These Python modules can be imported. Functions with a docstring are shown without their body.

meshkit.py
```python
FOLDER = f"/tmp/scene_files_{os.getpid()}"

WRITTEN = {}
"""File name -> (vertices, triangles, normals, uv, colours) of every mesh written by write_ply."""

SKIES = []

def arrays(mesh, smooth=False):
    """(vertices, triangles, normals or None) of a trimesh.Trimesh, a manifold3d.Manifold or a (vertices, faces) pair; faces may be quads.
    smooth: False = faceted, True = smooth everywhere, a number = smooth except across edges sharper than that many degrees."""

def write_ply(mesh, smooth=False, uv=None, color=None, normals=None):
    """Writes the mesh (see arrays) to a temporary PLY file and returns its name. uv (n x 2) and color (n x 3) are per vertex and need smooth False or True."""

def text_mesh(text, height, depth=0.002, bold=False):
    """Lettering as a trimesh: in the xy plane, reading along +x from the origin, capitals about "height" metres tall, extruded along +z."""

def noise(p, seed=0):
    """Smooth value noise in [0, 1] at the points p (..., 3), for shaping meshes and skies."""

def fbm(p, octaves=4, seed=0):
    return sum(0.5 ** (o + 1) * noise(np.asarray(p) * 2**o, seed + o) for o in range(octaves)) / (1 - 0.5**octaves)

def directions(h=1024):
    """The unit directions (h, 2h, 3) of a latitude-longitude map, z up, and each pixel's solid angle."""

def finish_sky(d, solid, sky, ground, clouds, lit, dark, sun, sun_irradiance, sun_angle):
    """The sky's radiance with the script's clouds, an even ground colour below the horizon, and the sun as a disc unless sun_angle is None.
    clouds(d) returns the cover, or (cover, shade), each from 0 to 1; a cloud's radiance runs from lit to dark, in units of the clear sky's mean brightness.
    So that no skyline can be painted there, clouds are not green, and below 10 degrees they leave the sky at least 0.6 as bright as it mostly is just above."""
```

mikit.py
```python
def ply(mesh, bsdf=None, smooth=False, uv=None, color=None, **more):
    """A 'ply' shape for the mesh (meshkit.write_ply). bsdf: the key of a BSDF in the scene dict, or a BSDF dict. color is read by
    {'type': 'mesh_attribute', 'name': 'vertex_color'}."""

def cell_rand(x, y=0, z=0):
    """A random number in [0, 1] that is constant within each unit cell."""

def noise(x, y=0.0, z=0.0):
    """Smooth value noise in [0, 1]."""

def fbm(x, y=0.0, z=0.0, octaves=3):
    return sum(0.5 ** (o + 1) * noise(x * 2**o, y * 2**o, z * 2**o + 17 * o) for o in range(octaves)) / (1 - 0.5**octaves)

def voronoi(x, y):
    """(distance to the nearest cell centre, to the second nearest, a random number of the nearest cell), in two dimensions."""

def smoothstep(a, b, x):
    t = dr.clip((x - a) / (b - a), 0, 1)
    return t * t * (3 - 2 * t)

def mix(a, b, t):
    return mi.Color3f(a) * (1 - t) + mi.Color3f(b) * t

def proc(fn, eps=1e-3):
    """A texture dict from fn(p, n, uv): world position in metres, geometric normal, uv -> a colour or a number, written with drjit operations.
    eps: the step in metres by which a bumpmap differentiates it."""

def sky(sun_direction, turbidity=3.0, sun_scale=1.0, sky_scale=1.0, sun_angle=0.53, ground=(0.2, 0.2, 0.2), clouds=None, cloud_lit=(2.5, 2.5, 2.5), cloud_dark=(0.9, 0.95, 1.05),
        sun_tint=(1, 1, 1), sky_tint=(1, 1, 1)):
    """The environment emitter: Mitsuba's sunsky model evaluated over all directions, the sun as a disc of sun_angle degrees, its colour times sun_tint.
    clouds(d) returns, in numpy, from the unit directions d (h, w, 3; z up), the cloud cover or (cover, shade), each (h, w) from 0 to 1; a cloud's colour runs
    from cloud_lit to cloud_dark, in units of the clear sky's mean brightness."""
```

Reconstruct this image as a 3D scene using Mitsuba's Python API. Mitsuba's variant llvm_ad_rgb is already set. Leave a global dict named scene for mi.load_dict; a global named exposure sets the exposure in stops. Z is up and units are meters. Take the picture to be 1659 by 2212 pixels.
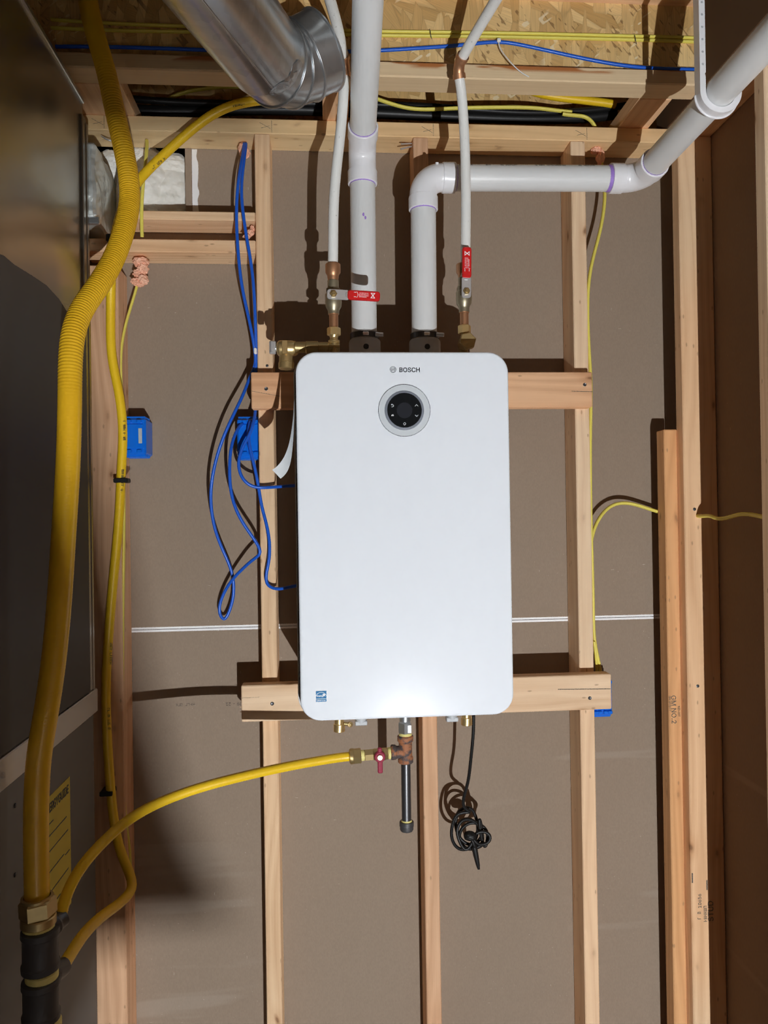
import math, random
import numpy as np, trimesh
import drjit as dr
import mitsuba as mi
import mikit, meshkit
from mikit import proc, noise, fbm, voronoi, smoothstep, mix, cell_rand
from shapely.geometry import Polygon, box as sbox
random.seed(7); RNG = np.random.default_rng(7)
T = mi.ScalarTransform4f
scene, labels = {}, {}
V = lambda *a: np.array(a, float)

# ---------------------------------------------------------------- camera, lamp, exposure
FOCAL = 1624.1
CAM = V(0, -1.992, 1.503)
FWD, DOWN = V(0.075719, 0.997108, 0.006449), V(-0.014725, 0.007585, -0.999863)
scene['camera'] = {'type': 'perspective', 'fov': math.degrees(2*math.atan(1659/2/FOCAL)), 'fov_axis': 'x', 'near_clip': 0.05, 'far_clip': 30.0,
                   'to_world': T().look_at(origin=CAM.tolist(), target=(CAM+FWD).tolist(), up=(-DOWN).tolist())}
exposure = 0.65
LAMP = V(.50, -3.70, .11)          # small work light standing on the floor behind the photographer
LAMP_RADIANCE = (82000, 84500, 86500)

# ---------------------------------------------------------------- helpers
def norm(v):
    v = np.asarray(v, float); return v/np.linalg.norm(v)
def cat(*ms):
    ms = [m for x in ms for m in (x if isinstance(x, (list, tuple)) else [x])]
    return trimesh.util.concatenate(ms)
def cbox(x0, x1, y0, y1, z0, z1, b=.0015):
    """a box with chamfered edges"""
    p = []
    for sx in (0, 1):
        for sy in (0, 1):
            for sz in (0, 1):
                c = V((x0, x1)[sx], (y0, y1)[sy], (z0, z1)[sz]); s = V(1-2*sx, 1-2*sy, 1-2*sz)
                for k in range(3):
                    o = s*b; o[k] = 0; p.append(c+o)
    return trimesh.convex.convex_hull(np.array(p))
def pbox(x0, x1, y0, y1, z0, z1):
    m = trimesh.creation.box(extents=(x1-x0, y1-y0, z1-z0)); m.apply_translation(((x0+x1)/2, (y0+y1)/2, (z0+z1)/2)); return m
def frames(p, closed=False):
    t = np.gradient(p, axis=0); t /= np.linalg.norm(t, axis=1, keepdims=True)+1e-12
    a = np.cross(t[0], (0, 0, 1.) if abs(t[0][2]) < .9 else (1., 0, 0)); a /= np.linalg.norm(a)
    A = [a]
    for i in range(1, len(p)):
        a = A[-1]-t[i]*np.dot(A[-1], t[i]); A.append(a/np.linalg.norm(a))
    A = np.array(A); return t, A, np.cross(t, A)
def tube(p, r, sides=14, squash=1.0, caps=True):
    """a tube along the points p; r a number or one per point; squash flattens it"""
    p = np.asarray(p, float); r = np.broadcast_to(r, (len(p),)); t, a, b = frames(p)
    g = np.arange(sides)*2*np.pi/sides
    v = p[:, None]+r[:, None, None]*(np.cos(g)[None, :, None]*a[:, None]+squash*np.sin(g)[None, :, None]*b[:, None])
    i, j = np.meshgrid(np.arange(len(p)-1), np.arange(sides), indexing='ij'); k = (j+1)%sides
    q = np.stack([i*sides+j, i*sides+k, (i+1)*sides+k, (i+1)*sides+j], -1).reshape(-1, 4)
    v = v.reshape(-1, 3); n = len(p); f = np.vstack([q[:, [0, 1, 2]], q[:, [0, 2, 3]]])
    if caps:
        e = []
        for c, base, s in ((p[0], 0, 1), (p[-1], (n-1)*sides, -1)):
            ci = len(v); v = np.vstack([v, c])
            for x in range(sides):
                e.append((ci, base+(x+1)%sides, base+x) if s > 0 else (ci, base+x, base+(x+1)%sides))
        f = np.vstack([f, e])
    m = trimesh.Trimesh(v, f, process=False)
    if m.volume < 0: m.invert()
    return m
def spline(pts, n=60):
    """smooth curve through the points"""
    from scipy.interpolate import PchipInterpolator, CubicSpline
    p = np.asarray(pts, float); d = np.r_[0, np.cumsum(np.linalg.norm(np.diff(p, axis=0), axis=1)**.6)]
    return CubicSpline(d, p)(np.linspace(0, d[-1], n))
def even(p, step):
    d = np.r_[0, np.cumsum(np.linalg.norm(np.diff(p, axis=0), axis=1))]; n = int(d[-1]/step)+1
    s = np.linspace(0, d[-1], n); return np.stack([np.interp(s, d, p[:, k]) for k in range(3)], 1), s
def basis(d):
    d = norm(d); a = np.cross(d, (0, 0, 1.) if abs(d[2]) < .9 else (1., 0, 0)); a = norm(a); return a, np.cross(d, a), d
def lathe(o, d, prof, sides=32, phase=0.0):
    """a body of revolution about the axis from o along d; prof = [(distance, radius), ...]"""
    a, b, d = basis(d); g = np.arange(sides)*2*np.pi/sides+phase; o = np.asarray(o, float)
    v = np.concatenate([o+d*h+max(r, 1e-5)*(np.cos(g)[:, None]*a+np.sin(g)[:, None]*b) for h, r in prof])
    n = len(prof); i, j = np.meshgrid(np.arange(n-1), np.arange(sides), indexing='ij'); k = (j+1)%sides
    q = np.stack([i*sides+j, i*sides+k, (i+1)*sides+k, (i+1)*sides+j], -1).reshape(-1, 4)
    f = np.vstack([q[:, [0, 1, 2]], q[:, [0, 2, 3]]]); e = []
    for h, base, s in ((prof[0][0], 0, 1), (prof[-1][0], (n-1)*sides, -1)):
        ci = len(v); v = np.vstack([v, o+d*h])
        for x in range(sides): e.append((ci, base+(x+1)%sides, base+x) if s > 0 else (ci, base+x, base+(x+1)%sides))
    m = trimesh.Trimesh(v, np.vstack([f, e]), process=False)
    if m.volume < 0: m.invert()
    return m
def cyl(p, q, r, sides=24, bev=.0008):
    L = np.linalg.norm(np.asarray(q)-p); return lathe(p, np.asarray(q)-p, [(0, r-bev), (bev, r), (L-bev, r), (L, r-bev)], sides)
def hexa(p, q, r, phase=0.0, bev=.0015):
    L = np.linalg.norm(np.asarray(q)-p); return lathe(p, np.asarray(q)-p, [(0, r-bev), (bev, r), (L-bev, r), (L, r-bev)], 6, phase)
def ring(o, d, r0, r1, h, sides=48):
    """a flat ring of inner radius r0, outer r1, thickness h along d"""
    return shell(o, d, [(0, r0), (0, r1), (h, r1), (h, r0), (0, r0)], sides)
def shell(o, d, prof, sides=40):
    a, b, d = basis(d); g = np.arange(sides)*2*np.pi/sides; o = np.asarray(o, float)
    v = np.concatenate([o+d*h+r*(np.cos(g)[:, None]*a+np.sin(g)[:, None]*b) for h, r in prof]); n = len(prof)
    i, j = np.meshgrid(np.arange(n-1), np.arange(sides), indexing='ij'); k = (j+1)%sides
    q = np.stack([i*sides+j, i*sides+k, (i+1)*sides+k, (i+1)*sides+j], -1).reshape(-1, 4)
    m = trimesh.Trimesh(v, np.vstack([q[:, [0, 1, 2]], q[:, [0, 2, 3]]]), process=False); m.fix_normals(); return m
def rrect(w, h, r, n=10):
    """outline of a rounded rectangle about the origin"""
    p = []
    for cx, cz, a in ((w/2-r, h/2-r, 0), (-w/2+r, h/2-r, 90), (-w/2+r, -h/2+r, 180), (w/2-r, -h/2+r, 270)):
        for k in range(n+1):
            t = math.radians(a+90*k/n); p.append((cx+r*math.cos(t), cz+r*math.sin(t)))
    return np.array(p)
def loft(rings):
    """rings of equal point count joined, both ends closed by a fan"""
    n = len(rings[0]); v = np.concatenate(rings); f = []
    for i in range(len(rings)-1):
        for j in range(n):
            k = (j+1)%n; f += [(i*n+j, i*n+k, (i+1)*n+k), (i*n+j, (i+1)*n+k, (i+1)*n+j)]
    for base, s in ((0, 1), ((len(rings)-1)*n, -1)):
        c = len(v); v = np.vstack([v, v[base:base+n].mean(0)])
        for j in range(n): f.append((c, base+(j+1)%n, base+j) if s > 0 else (c, base+j, base+(j+1)%n))
    m = trimesh.Trimesh(v, f, process=False)
    if m.volume < 0: m.invert()
    return m
def slab(outline, c, y0, y1, b=.001, ax='y'):
    """a rounded plate: outline in (x, z) about c, from depth y0 (front) to y1"""
    def at(y, k):
        o = outline*(1-k/np.abs(outline).max(0)); return np.stack([c[0]+o[:, 0], np.full(len(o), y), c[1]+o[:, 1]], 1)
    return loft([at(y0, b), at(y0+b*.3, b*.3), at(y0+b, 0), at(y1-b, 0), at(y1, b)])
def text(s, h, o, xdir=(1, 0, 0), up=(0, 0, 1), depth=.0006, bold=False, center=False, stretch=1.0):
    m = meshkit.text_mesh(s, h, depth, bold)
    v = m.vertices.copy(); v[:, 0] *= stretch
    if center: v[:, 0] -= (v[:, 0].min()+v[:, 0].max())/2; v[:, 1] -= (v[:, 1].min()+v[:, 1].max())/2
    x, u = norm(xdir), norm(up); n = np.cross(x, u)
    m.vertices = np.asarray(o)+v[:, :1]*x+v[:, 1:2]*u+v[:, 2:3]*n; return m
def line(p, q, w=.001, t=.0006, n=(0, -1, 0)):
    """a thin flat stroke from p to q lying on a surface with outward normal n"""
    p, q = np.asarray(p, float), np.asarray(q, float); d = norm(q-p); n = norm(n); s = np.cross(d, n)
    m = trimesh.creation.box(extents=(np.linalg.norm(q-p)+w, w, t)); M = np.eye(4); M[:3, 0], M[:3, 1], M[:3, 2] = d, np.cross(n, d), n
    M[:3, 3] = (p+q)/2+n*t*.2; m.apply_transform(M); return m
def arc(c, a, b, r, t0, t1, n=24):
    t = np.radians(np.linspace(t0, t1, n)); return np.asarray(c)+r*(np.cos(t)[:, None]*np.asarray(a)+np.sin(t)[:, None]*np.asarray(b))
def scribble(o, xdir, up, h, n, seed=0):
    """print too small to read: a row of letter-sized strokes"""
    r = random.Random(seed); x, u = norm(xdir), norm(up); nn = np.cross(x, u); c, out, o = 0.0, [], np.asarray(o, float)
    for i in range(n):
        w = h*r.uniform(.35, .7)
        if r.random() < .85:
            out.append(line(o+x*c, o+x*c+u*h, h*.16, .0005, nn))
            if r.random() < .7: out.append(line(o+x*(c+w), o+x*(c+w)+u*h, h*.14, .0005, nn))
            y = r.choice((0, .5, 1)); out.append(line(o+x*c+u*h*y, o+x*(c+w)+u*h*y, h*.14, .0005, nn))
        c += w+h*.42
    return cat(out)
def blob(c, r, amp=.35, seed=0, sub=3, freq=2.2):
    m = trimesh.creation.icosphere(subdivisions=sub, radius=1.0); v = m.vertices
    d = 1+amp*(meshkit.fbm(v*freq+seed*7.3, 3, seed)-.5)*2; m.vertices = np.asarray(c)+v*d[:, None]*np.asarray(r); return m

def obj(key, mesh, bsdf, smooth=False, label=None, category=None, group=None, kind=None, parent=None, **more):
    """ONE entry of the scene under its own key (parent__key), numbered when taken"""
    k = f'{parent}__{key}' if parent else key; base, n = k, 0
    while k in scene or k in labels and not parent: n += 1; k = f'{base}_{n:03d}'
    scene[k] = mikit.ply(mesh, bsdf, smooth, **more)
    put(k, label, category, group, kind); return k
def put(k, label=None, category=None, group=None, kind=None):
    d = {a: b for a, b in (('label', label), ('category', category), ('group', group), ('kind', kind)) if b}
    if d: labels[k] = d
def thing(key, label, category, group=None, kind=None):
    """a thing without a mesh of its own: its parts follow"""
    k, n = key, 0
    while k in labels or k in scene: n += 1; k = f'{key}_{n:03d}'
    put(k, label, category, group, kind); return k

# ---------------------------------------------------------------- materials
def bs(key, color, rough=.5, metal=0.0, spec=.5, bump=None, **more):
    b = {'type': 'principled', 'base_color': proc(color) if callable(color) else {'type': 'rgb', 'value': list(color)}, 'roughness': rough, 'metallic': metal, **more}
    if not metal: b['specular'] = spec
    if bump: b = {'type': 'bumpmap', 'arbitrary': proc(bump[0]), 'scale': bump[1], 'bsdf': b}
    scene[key] = {'type': 'twosided', 'bsdf': b}
def wood(axis, light, dark, knot=(.36, .17, .075), seed=0.0, knots=.35):
    def fn(p, n, uv):
        c = [p.x, p.y, p.z]; a = c.pop(axis); b, d = c
        w = fbm(a*1.6+seed, b*11, d*11, 3)
        rings = dr.sin((b+d*.8)*260+w*26+seed)
        rings = dr.select(rings > 0, rings*rings, -rings*rings)
        fine = noise(a*16, b*1100+seed, d*1100)
        big = fbm(a*2.6+seed*3, b*7+5, d*7, 3)
        wa, wb = a+.030*(fbm(a*11, b*30, d*30, 2)-.5), b+d+.022*(fbm(a*13+4, b*34, d*34+9, 2)-.5)
        f1, f2, rnd = voronoi(wa*6.2+seed*1.7, wb*13+seed)
        on = dr.select(rnd < knots, 1.0, 0.0)*smoothstep(0, knots, rnd)
        k = smoothstep(.13, .03, f1)*on
        eye = smoothstep(.06, .025, f1)*on
        halo = smoothstep(.34, .06, f1)*on*.5
        f3, f4, r2 = voronoi(a*21+seed, (b+d)*55+seed)
        speck = smoothstep(.16, .05, f3)*dr.select(r2 < .10, 1.0, 0.0)
        t = dr.clip(.30+.27*rings+.30*(fine-.5)+1.5*(big-.5)+halo, 0, 1)
        col = mix(light, dark, t)
        col = col*mix((1.0, 1.0, 1.0), (1.03, .93, .86), smoothstep(.42, .62, fbm(a*1.1+seed*5, b*3, d*3, 2)))
        return mix(mix(mix(col, knot, k*.7), (.17, .08, .035), eye*.55), (.30, .16, .08), speck*.55)
    return fn
def paper(p, n, uv):
    f = fbm(p.x*3+p.y*3, p.z*2.2, 1.7, 3); g = noise(p.x*500+p.y*500, p.z*240, 0); s = noise(p.x*160+p.y*160, p.z*160, 9)
    c = mix((.288, .218, .162), (.318, .246, .186), f)*(.96+.08*g)
    c = mix(c, (.60, .55, .48), smoothstep(.60, .74, fbm(p.x*2.6+p.y*2.6+4, p.z*26, 2.2, 3))*smoothstep(.45, .62, noise(p.x*2+p.y*2, p.z*2.3, 8))*smoothstep(1.35, 1.1, p.z)*.12)
    return mix(c, (.62, .56, .48), smoothstep(.972, .99, s)*smoothstep(.5, .62, noise(p.x*5, p.z*4, 3))*.6)
def osb(p, n, uv):
    out = mi.Color3f(.62, .40, .16)
    for k, (a, sx, sz) in enumerate(((.25, 9, 30), (1.0, 10, 34), (2.2, 12, 36), (-.35, 8, 30), (1.6, 13, 48))):
        x = p.x*math.cos(a)+p.z*math.sin(a); z = -p.x*math.sin(a)+p.z*math.cos(a)
        f1, f2, r = voronoi(x*sx+k*3.3, z*sz+k*7.1)
        g = noise(x*30, z*700, k)
        col = mix((.56, .34, .125), (.82, .57, .26), cell_rand(r*997, k, 3))*(.91+.18*g)*(.84+.16*smoothstep(0.0, .12, f2-f1))
        out = mix(out, col, dr.select(cell_rand(r*631, k, 8) < .5, 1.0, 0.0))
    u, w = p.x*.8+p.z*.6, p.z*.8-p.x*.6
    out = mix(out, (.20, .10, .035), smoothstep(.80, .90, noise(u*210, w*55, 4.))*smoothstep(.45, .6, noise(p.x*14, p.z*14, 2.))*.7)
    return mix(out, (.90, .76, .50), smoothstep(.76, .86, noise(w*150+9, u*52, 6.))*smoothstep(.45, .6, noise(p.x*12+5, p.z*12, 7.))*.7)
def concrete(p, n, uv):
    return mix((.15, .145, .135), (.20, .19, .18), fbm(p.x*4, p.y*4, 0, 4))
def galv(p, n, uv):
    f1, f2, r = voronoi(p.x*55+p.z*20, p.y*55+p.z*45); return mix((.50, .53, .55), (.64, .67, .69), r*.6+.4*fbm(p.x*8, p.y*8, p.z*8, 2))
def rust(p, n, uv):
    t = fbm(p.x*90, p.y*90, p.z*90, 3); return mix((.075, .058, .055), (.34, .13, .055), smoothstep(.36, .6, t))
def jacket(p, n, uv):
    t = fbm(p.x*12, p.y*12, p.z*12, 3); return mix((.80, .50, .012), (.86, .57, .02), t)
def hosecol(p, n, uv):
    t = fbm(p.x*14, p.y*14, p.z*14, 3); return mix((.66, .36, .010), (.78, .47, .02), t)
def pexcol(p, n, uv):
    s = noise(p.x*420, p.y*420, p.z*260); return mix((.80, .80, .77), (.25, .24, .22), smoothstep(.90, .94, s)*smoothstep(.4, .7, noise(p.x*30, p.y*30, p.z*22))*.7)
def pvccol(p, n, uv):
    return mix((.66, .67, .665), (.74, .75, .75), fbm(p.x*9, p.y*9, p.z*5, 2))
def fluff(p, n, uv):
    t = fbm(p.x*60, p.y*60, p.z*60, 3); return mix((.66, .65, .58), (.92, .91, .87), t)
def foamcol(p, n, uv):
    return mix((.78, .36, .22), (.92, .58, .42), fbm(p.x*90, p.y*90, p.z*90, 2))
def plenumcol(p, n, uv):
    t = fbm(p.x*3, p.y*4, p.z*3, 3); return mix((.32, .31, .28), (.44, .42, .385), t)
for i, ax in enumerate('xyz'):
    bs(f'm_wood_{ax}', wood(i, (.81, .575, .36), (.63, .395, .22), seed=i*1.3), .72, spec=.25)
bs('m_wood_pale', wood(2, (.84, .63, .42), (.68, .46, .285), seed=4.1), .7, spec=.25)
bs('m_wood_pink', wood(2, (.70, .44, .27), (.52, .29, .16), seed=7.7), .72, spec=.25)
bs('m_wood_orange', wood(2, (.74, .41, .19), (.55, .27, .11), seed=9.2), .7, spec=.25)
bs('m_board_upper', wood(0, (.78, .48, .28), (.58, .31, .16), seed=2.6, knots=.5), .7, spec=.25)
bs('m_board_lower', wood(0, (.86, .64, .43), (.68, .45, .27), seed=5.4, knots=.45), .7, spec=.25)
bs('m_flange', lambda p, n, uv: mix(mix((.80, .62, .39), (.64, .46, .27), .5*fbm(p.x*2, p.y*60, p.z*60, 2)+.5*noise(p.x*9, p.y*500, p.z*500)), (.42, .15, .045),
   smoothstep(.40, .52, fbm(p.x*8, p.z*45, 3, 3))*smoothstep(2.528, 2.538, p.z)*smoothstep(-.27, -.285, p.y)), .7, spec=.25)
bs('m_paper', paper, .85, spec=.15)
bs('m_paper_shaded', lambda p, n, uv: paper(p, n, uv)*mi.Color3f(.92, .78, .66), .85, spec=.15)  # same drywall paper, with shade and warm wood bounce put into the tint
bs('m_osb', osb, .7, spec=.3)
bs('m_concrete', concrete, .8)
bs('m_subfloor', (.10, .08, .06), .9, spec=.1)
bs('m_galv', galv, .27, .88)
bs('m_plenum', plenumcol, .27, 1.0, bump=(lambda p, n, uv: fbm(p.y*7+p.x*7, p.z*3, 0, 2), .006))
bs('m_foil', lambda p, n, uv: mix((.62, .68, .66), (.84, .88, .86), fbm(p.x*16, p.y*16, p.z*16, 3)), .42, .75, bump=(lambda p, n, uv: fbm(p.x*28, p.y*28, p.z*28, 3), .012))
bs('m_wood_plate', wood(0, (.80, .595, .335), (.62, .43, .21), seed=3.3), .72, spec=.25)
bs('m_beam_shaded', (.13, .075, .042), .8, spec=.15)  # beam colour darkened to stand in for the shade on it
bs('m_dark_matte', (.050, .046, .043), .5, spec=.4)
bs('m_cabinet', (.12, .115, .11), .45)
bs('m_trim_metal', (.62, .60, .57), .4, .6)
bs('m_heater', (.825, .865, .915), .20, spec=.035)
bs('m_heater_body', (.72, .72, .72), .4)
bs('m_gap', (.02, .02, .02), .6)
bs('m_pvc', pvccol, .32)
bs('m_fitting', (.80, .80, .82), .25)
bs('m_purple', (.33, .20, .60), .5)
bs('m_pex', pexcol, .45)
bs('m_dial_silver', (.60, .64, .67), .4)
bs('m_dial_bezel', (.20, .22, .26), .5, spec=.2)
bs('m_black_gloss', (.010, .011, .012), .12)
bs('m_display', (.022, .024, .030), .2)
bs('m_icon', (.62, .64, .66), .5)
bs('m_ink', (.035, .038, .045), .5)
bs('m_ink_soft', (.13, .10, .08), .8)
bs('m_logo', (.035, .04, .05), .6, spec=.2)
bs('m_sticker', (.018, .16, .37), .5, spec=.2)
bs('m_white', (.86, .86, .86), .5)
bs('m_paper_white', (.74, .76, .77), .6)
bs('m_film', (.60, .64, .66), .5)
bs('m_brass', (.78, .58, .27), .32, .85)
bs('m_brass_dull', (.50, .37, .17), .40, .85)
bs('m_bronze', (.40, .35, .24), .42, .8)
bs('m_copper', (.58, .30, .16), .42, .8)
bs('m_iron', (.10, .10, .105), .36, .75)
bs('m_iron_matte', (.045, .044, .046), .5)
bs('m_rust', rust, .7)
bs('m_chrome', (.74, .76, .79), .28, .65)
bs('m_union', (.42, .44, .46), .35, .8)
bs('m_tape_yellow', (.78, .70, .26), .6)
bs('m_rubber_grey', (.46, .45, .43), .6)
bs('m_cap_grey', (.42, .44, .46), .5)
bs('m_rubber_black', (.010, .010, .010), .42, spec=.3)
bs('m_gas_tube', jacket, .38)
bs('m_gas_hose', hosecol, .33)
bs('m_blue_cable', (.012, .105, .58), .32)
bs('m_blue_box', (.004, .145, .70), .22)
bs('m_nm', (.76, .66, .12), .45)
bs('m_red', (.62, .016, .018), .3)
bs('m_red_dark', (.30, .03, .06), .6, spec=.25)
bs('m_foam', foamcol, .7)
bs('m_fluff', fluff, .95, spec=.1)
bs('m_label_yellow', (.62, .52, .07), .6)
bs('m_blocker', (.06, .05, .04), .8)

# ---------------------------------------------------------------- lamp
k = thing('work_light', 'small bright work light standing on the floor behind the photographer, out of the picture', 'lamp')
scene[k+'__lens'] = {**mikit.ply(trimesh.creation.box(extents=(.016, .016, .002)).apply_transform(np.array(T().look_at(origin=LAMP.tolist(), target=(LAMP+V(0, 3.4, 1.45)).tolist(), up=[0, 0, 1]).matrix, float)), 'm_white'),
                     'emitter': {'type': 'area', 'radiance': {'type': 'rgb', 'value': list(LAMP_RADIANCE)}}}
obj('housing', cbox(.46, .54, -3.79, -3.725, .065, .155, .004), 'm_iron_matte', parent=k)
obj('stand', cat(cbox(.43, .57, -3.81, -3.69, 0, .012, .003), cbox(.49, .51, -3.77, -3.75, .01, .075, .002)), 'm_iron_matte', parent=k)

# ---------------------------------------------------------------- the setting
S, B, F = -.089, -.1271, -.4143      # fronts of the wall studs, of the boards across them, of the heater
ZP, ZSEAM = 2.4727, 1.2199
def struct(key, mesh, mat, parent=None, smooth=False, label=None): return obj(key, mesh, mat, smooth, parent=parent, label=label, kind=None if parent else 'structure')
struct('floor', pbox(-5, 5, -9, 1.0, -.05, 0), 'm_concrete')
struct('ceiling', pbox(-5, 5, -9, 1.0, 2.752, 2.78), 'm_subfloor')
struct('wall_front', pbox(-5, 5, -9.1, -9, 0, 2.78), 'm_concrete')
struct('wall_left', pbox(-5.1, -5, -9, 1.0, 0, 2.78), 'm_concrete')
struct('wall_far_right', pbox(5, 5.1, -9, 1.0, 0, 2.78), 'm_concrete')
struct('wall_behind', pbox(-5, 5, .30, .34, 0, 2.78), 'm_iron_matte')
put('wall_back', 'brown paper back of the drywall behind the studs', None, None, 'structure')
up = Polygon([(-1.3, ZSEAM+.001), (1.05, ZSEAM+.001), (1.05, ZP+.02), (-.348, ZP+.02), (-.348, 2.262), (-.62, 2.262), (-.62, ZP+.02), (-1.3, ZP+.02)])
m = trimesh.creation.extrude_polygon(up, .0127, engine='earcut'); m.vertices = m.vertices[:, [0, 2, 1]]*V(1, 1, 1); m.fix_normals()
struct('drywall_sheet', m, 'm_paper', 'wall_back')
struct('drywall_sheet', pbox(-1.3, 1.05, 0, .0127, .0, ZSEAM-.001), 'm_paper', 'wall_back')
for z in (ZSEAM+.0008, ZSEAM-.0062): struct('edge_tape', cbox(-1.3, 1.05, -.0006, .006, z, z+.0054, .0003), 'm_white', 'wall_back', label='white taped sheet edge')
struct('printed_date', cat(text('02 - 09 - 21', .0085, (-0.1983, -0.0007, 1.0243), xdir=(-1, 0, 0), up=(0, 0, -1)), scribble((-0.3509, -0.0007, 1.0258), (-1, 0, 0), (0, 0, -1), .006, 9)), 'm_ink_soft', 'wall_back')
# partition on the right, seen from inside: drywall of its far side, studs with the wide face towards us
put('wall_right', 'brown paper back of the drywall inside the right partition, shade painted in its colour', None, None, 'structure')
struct('drywall_sheet', pbox(1.0045, 1.0172, -2.4, S, 0, ZP+.02), 'm_paper_shaded', 'wall_right')
XR0, XR1 = .9145, 1.004
def stick(key, x0, x1, y0, y1, z0, z1, mat, label, group=None, category='stud', b=.0022):
    return obj(key, cbox(x0, x1, y0, y1, z0, z1, b), mat, label=label, category=category, group=group)
k = stick('wall_stud', XR0, XR1, B, S-.0002, .038, ZP, 'm_wood_z', 'wide pale stud in the back right corner, half in shadow, printed near the bottom')
obj('grade_stamp', cat(text('STUD', .014, (0.9716, -0.1274, 0.4544), xdir=(0, 0, 1), up=(-1, 0, 0)), scribble((0.9544, -0.1274, 0.4553), (0, 0, 1), (-1, 0, 0), .0075, 7, 1), text('10656', .0085, (0.9403, -0.1274, 0.4892), xdir=(0, 0, 1), up=(-1, 0, 0)), scribble((0.9384, -0.1274, 0.4539), (0, 0, 1), (-1, 0, 0), .0075, 4, 2),
    pbox(.9165, .9195, -.1275, -.127, .555, .580), pbox(.955, .958, -.1275, -.127, .535, .560)), 'm_ink_soft', parent=k)
for x, z in (((0.9413, -0.127, 1.0569)[0], (0.9413, -0.127, 1.0569)[2]), ((0.9411, -0.127, 1.5104)[0], (0.9411, -0.127, 1.5104)[2])): obj('nail_head', lathe((x, B, z), (0, -1, 0), [(-.001, .004), (.0008, .004), (.0012, .002)], 12), 'm_iron', parent=k)
stick('wall_stud', XR0, XR1, -.508, -.470, .038, ZP, 'm_wood_pale', 'nearest stud, seen only as a thin pale strip at the far right edge')
for y in (-.914, -1.32, -1.727): stick('wall_stud', XR0, XR1, y, y+.038, .038, ZP, 'm_wood_pale', 'partition stud outside the picture on the right', 'partition studs out of the picture')
stick('top_plate', XR0, XR1, -2.4, S-.0005, ZP+.0003, ZP+.0384, 'm_wood_y', 'top plate of the right partition, half hidden above the grey vent pipe', category='plate')
stick('bottom_plate', XR0, XR1, -2.4, S-.0005, 0.0002, .0375, 'm_wood_y', 'bottom plate of the right partition, below the picture', category='plate')
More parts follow.
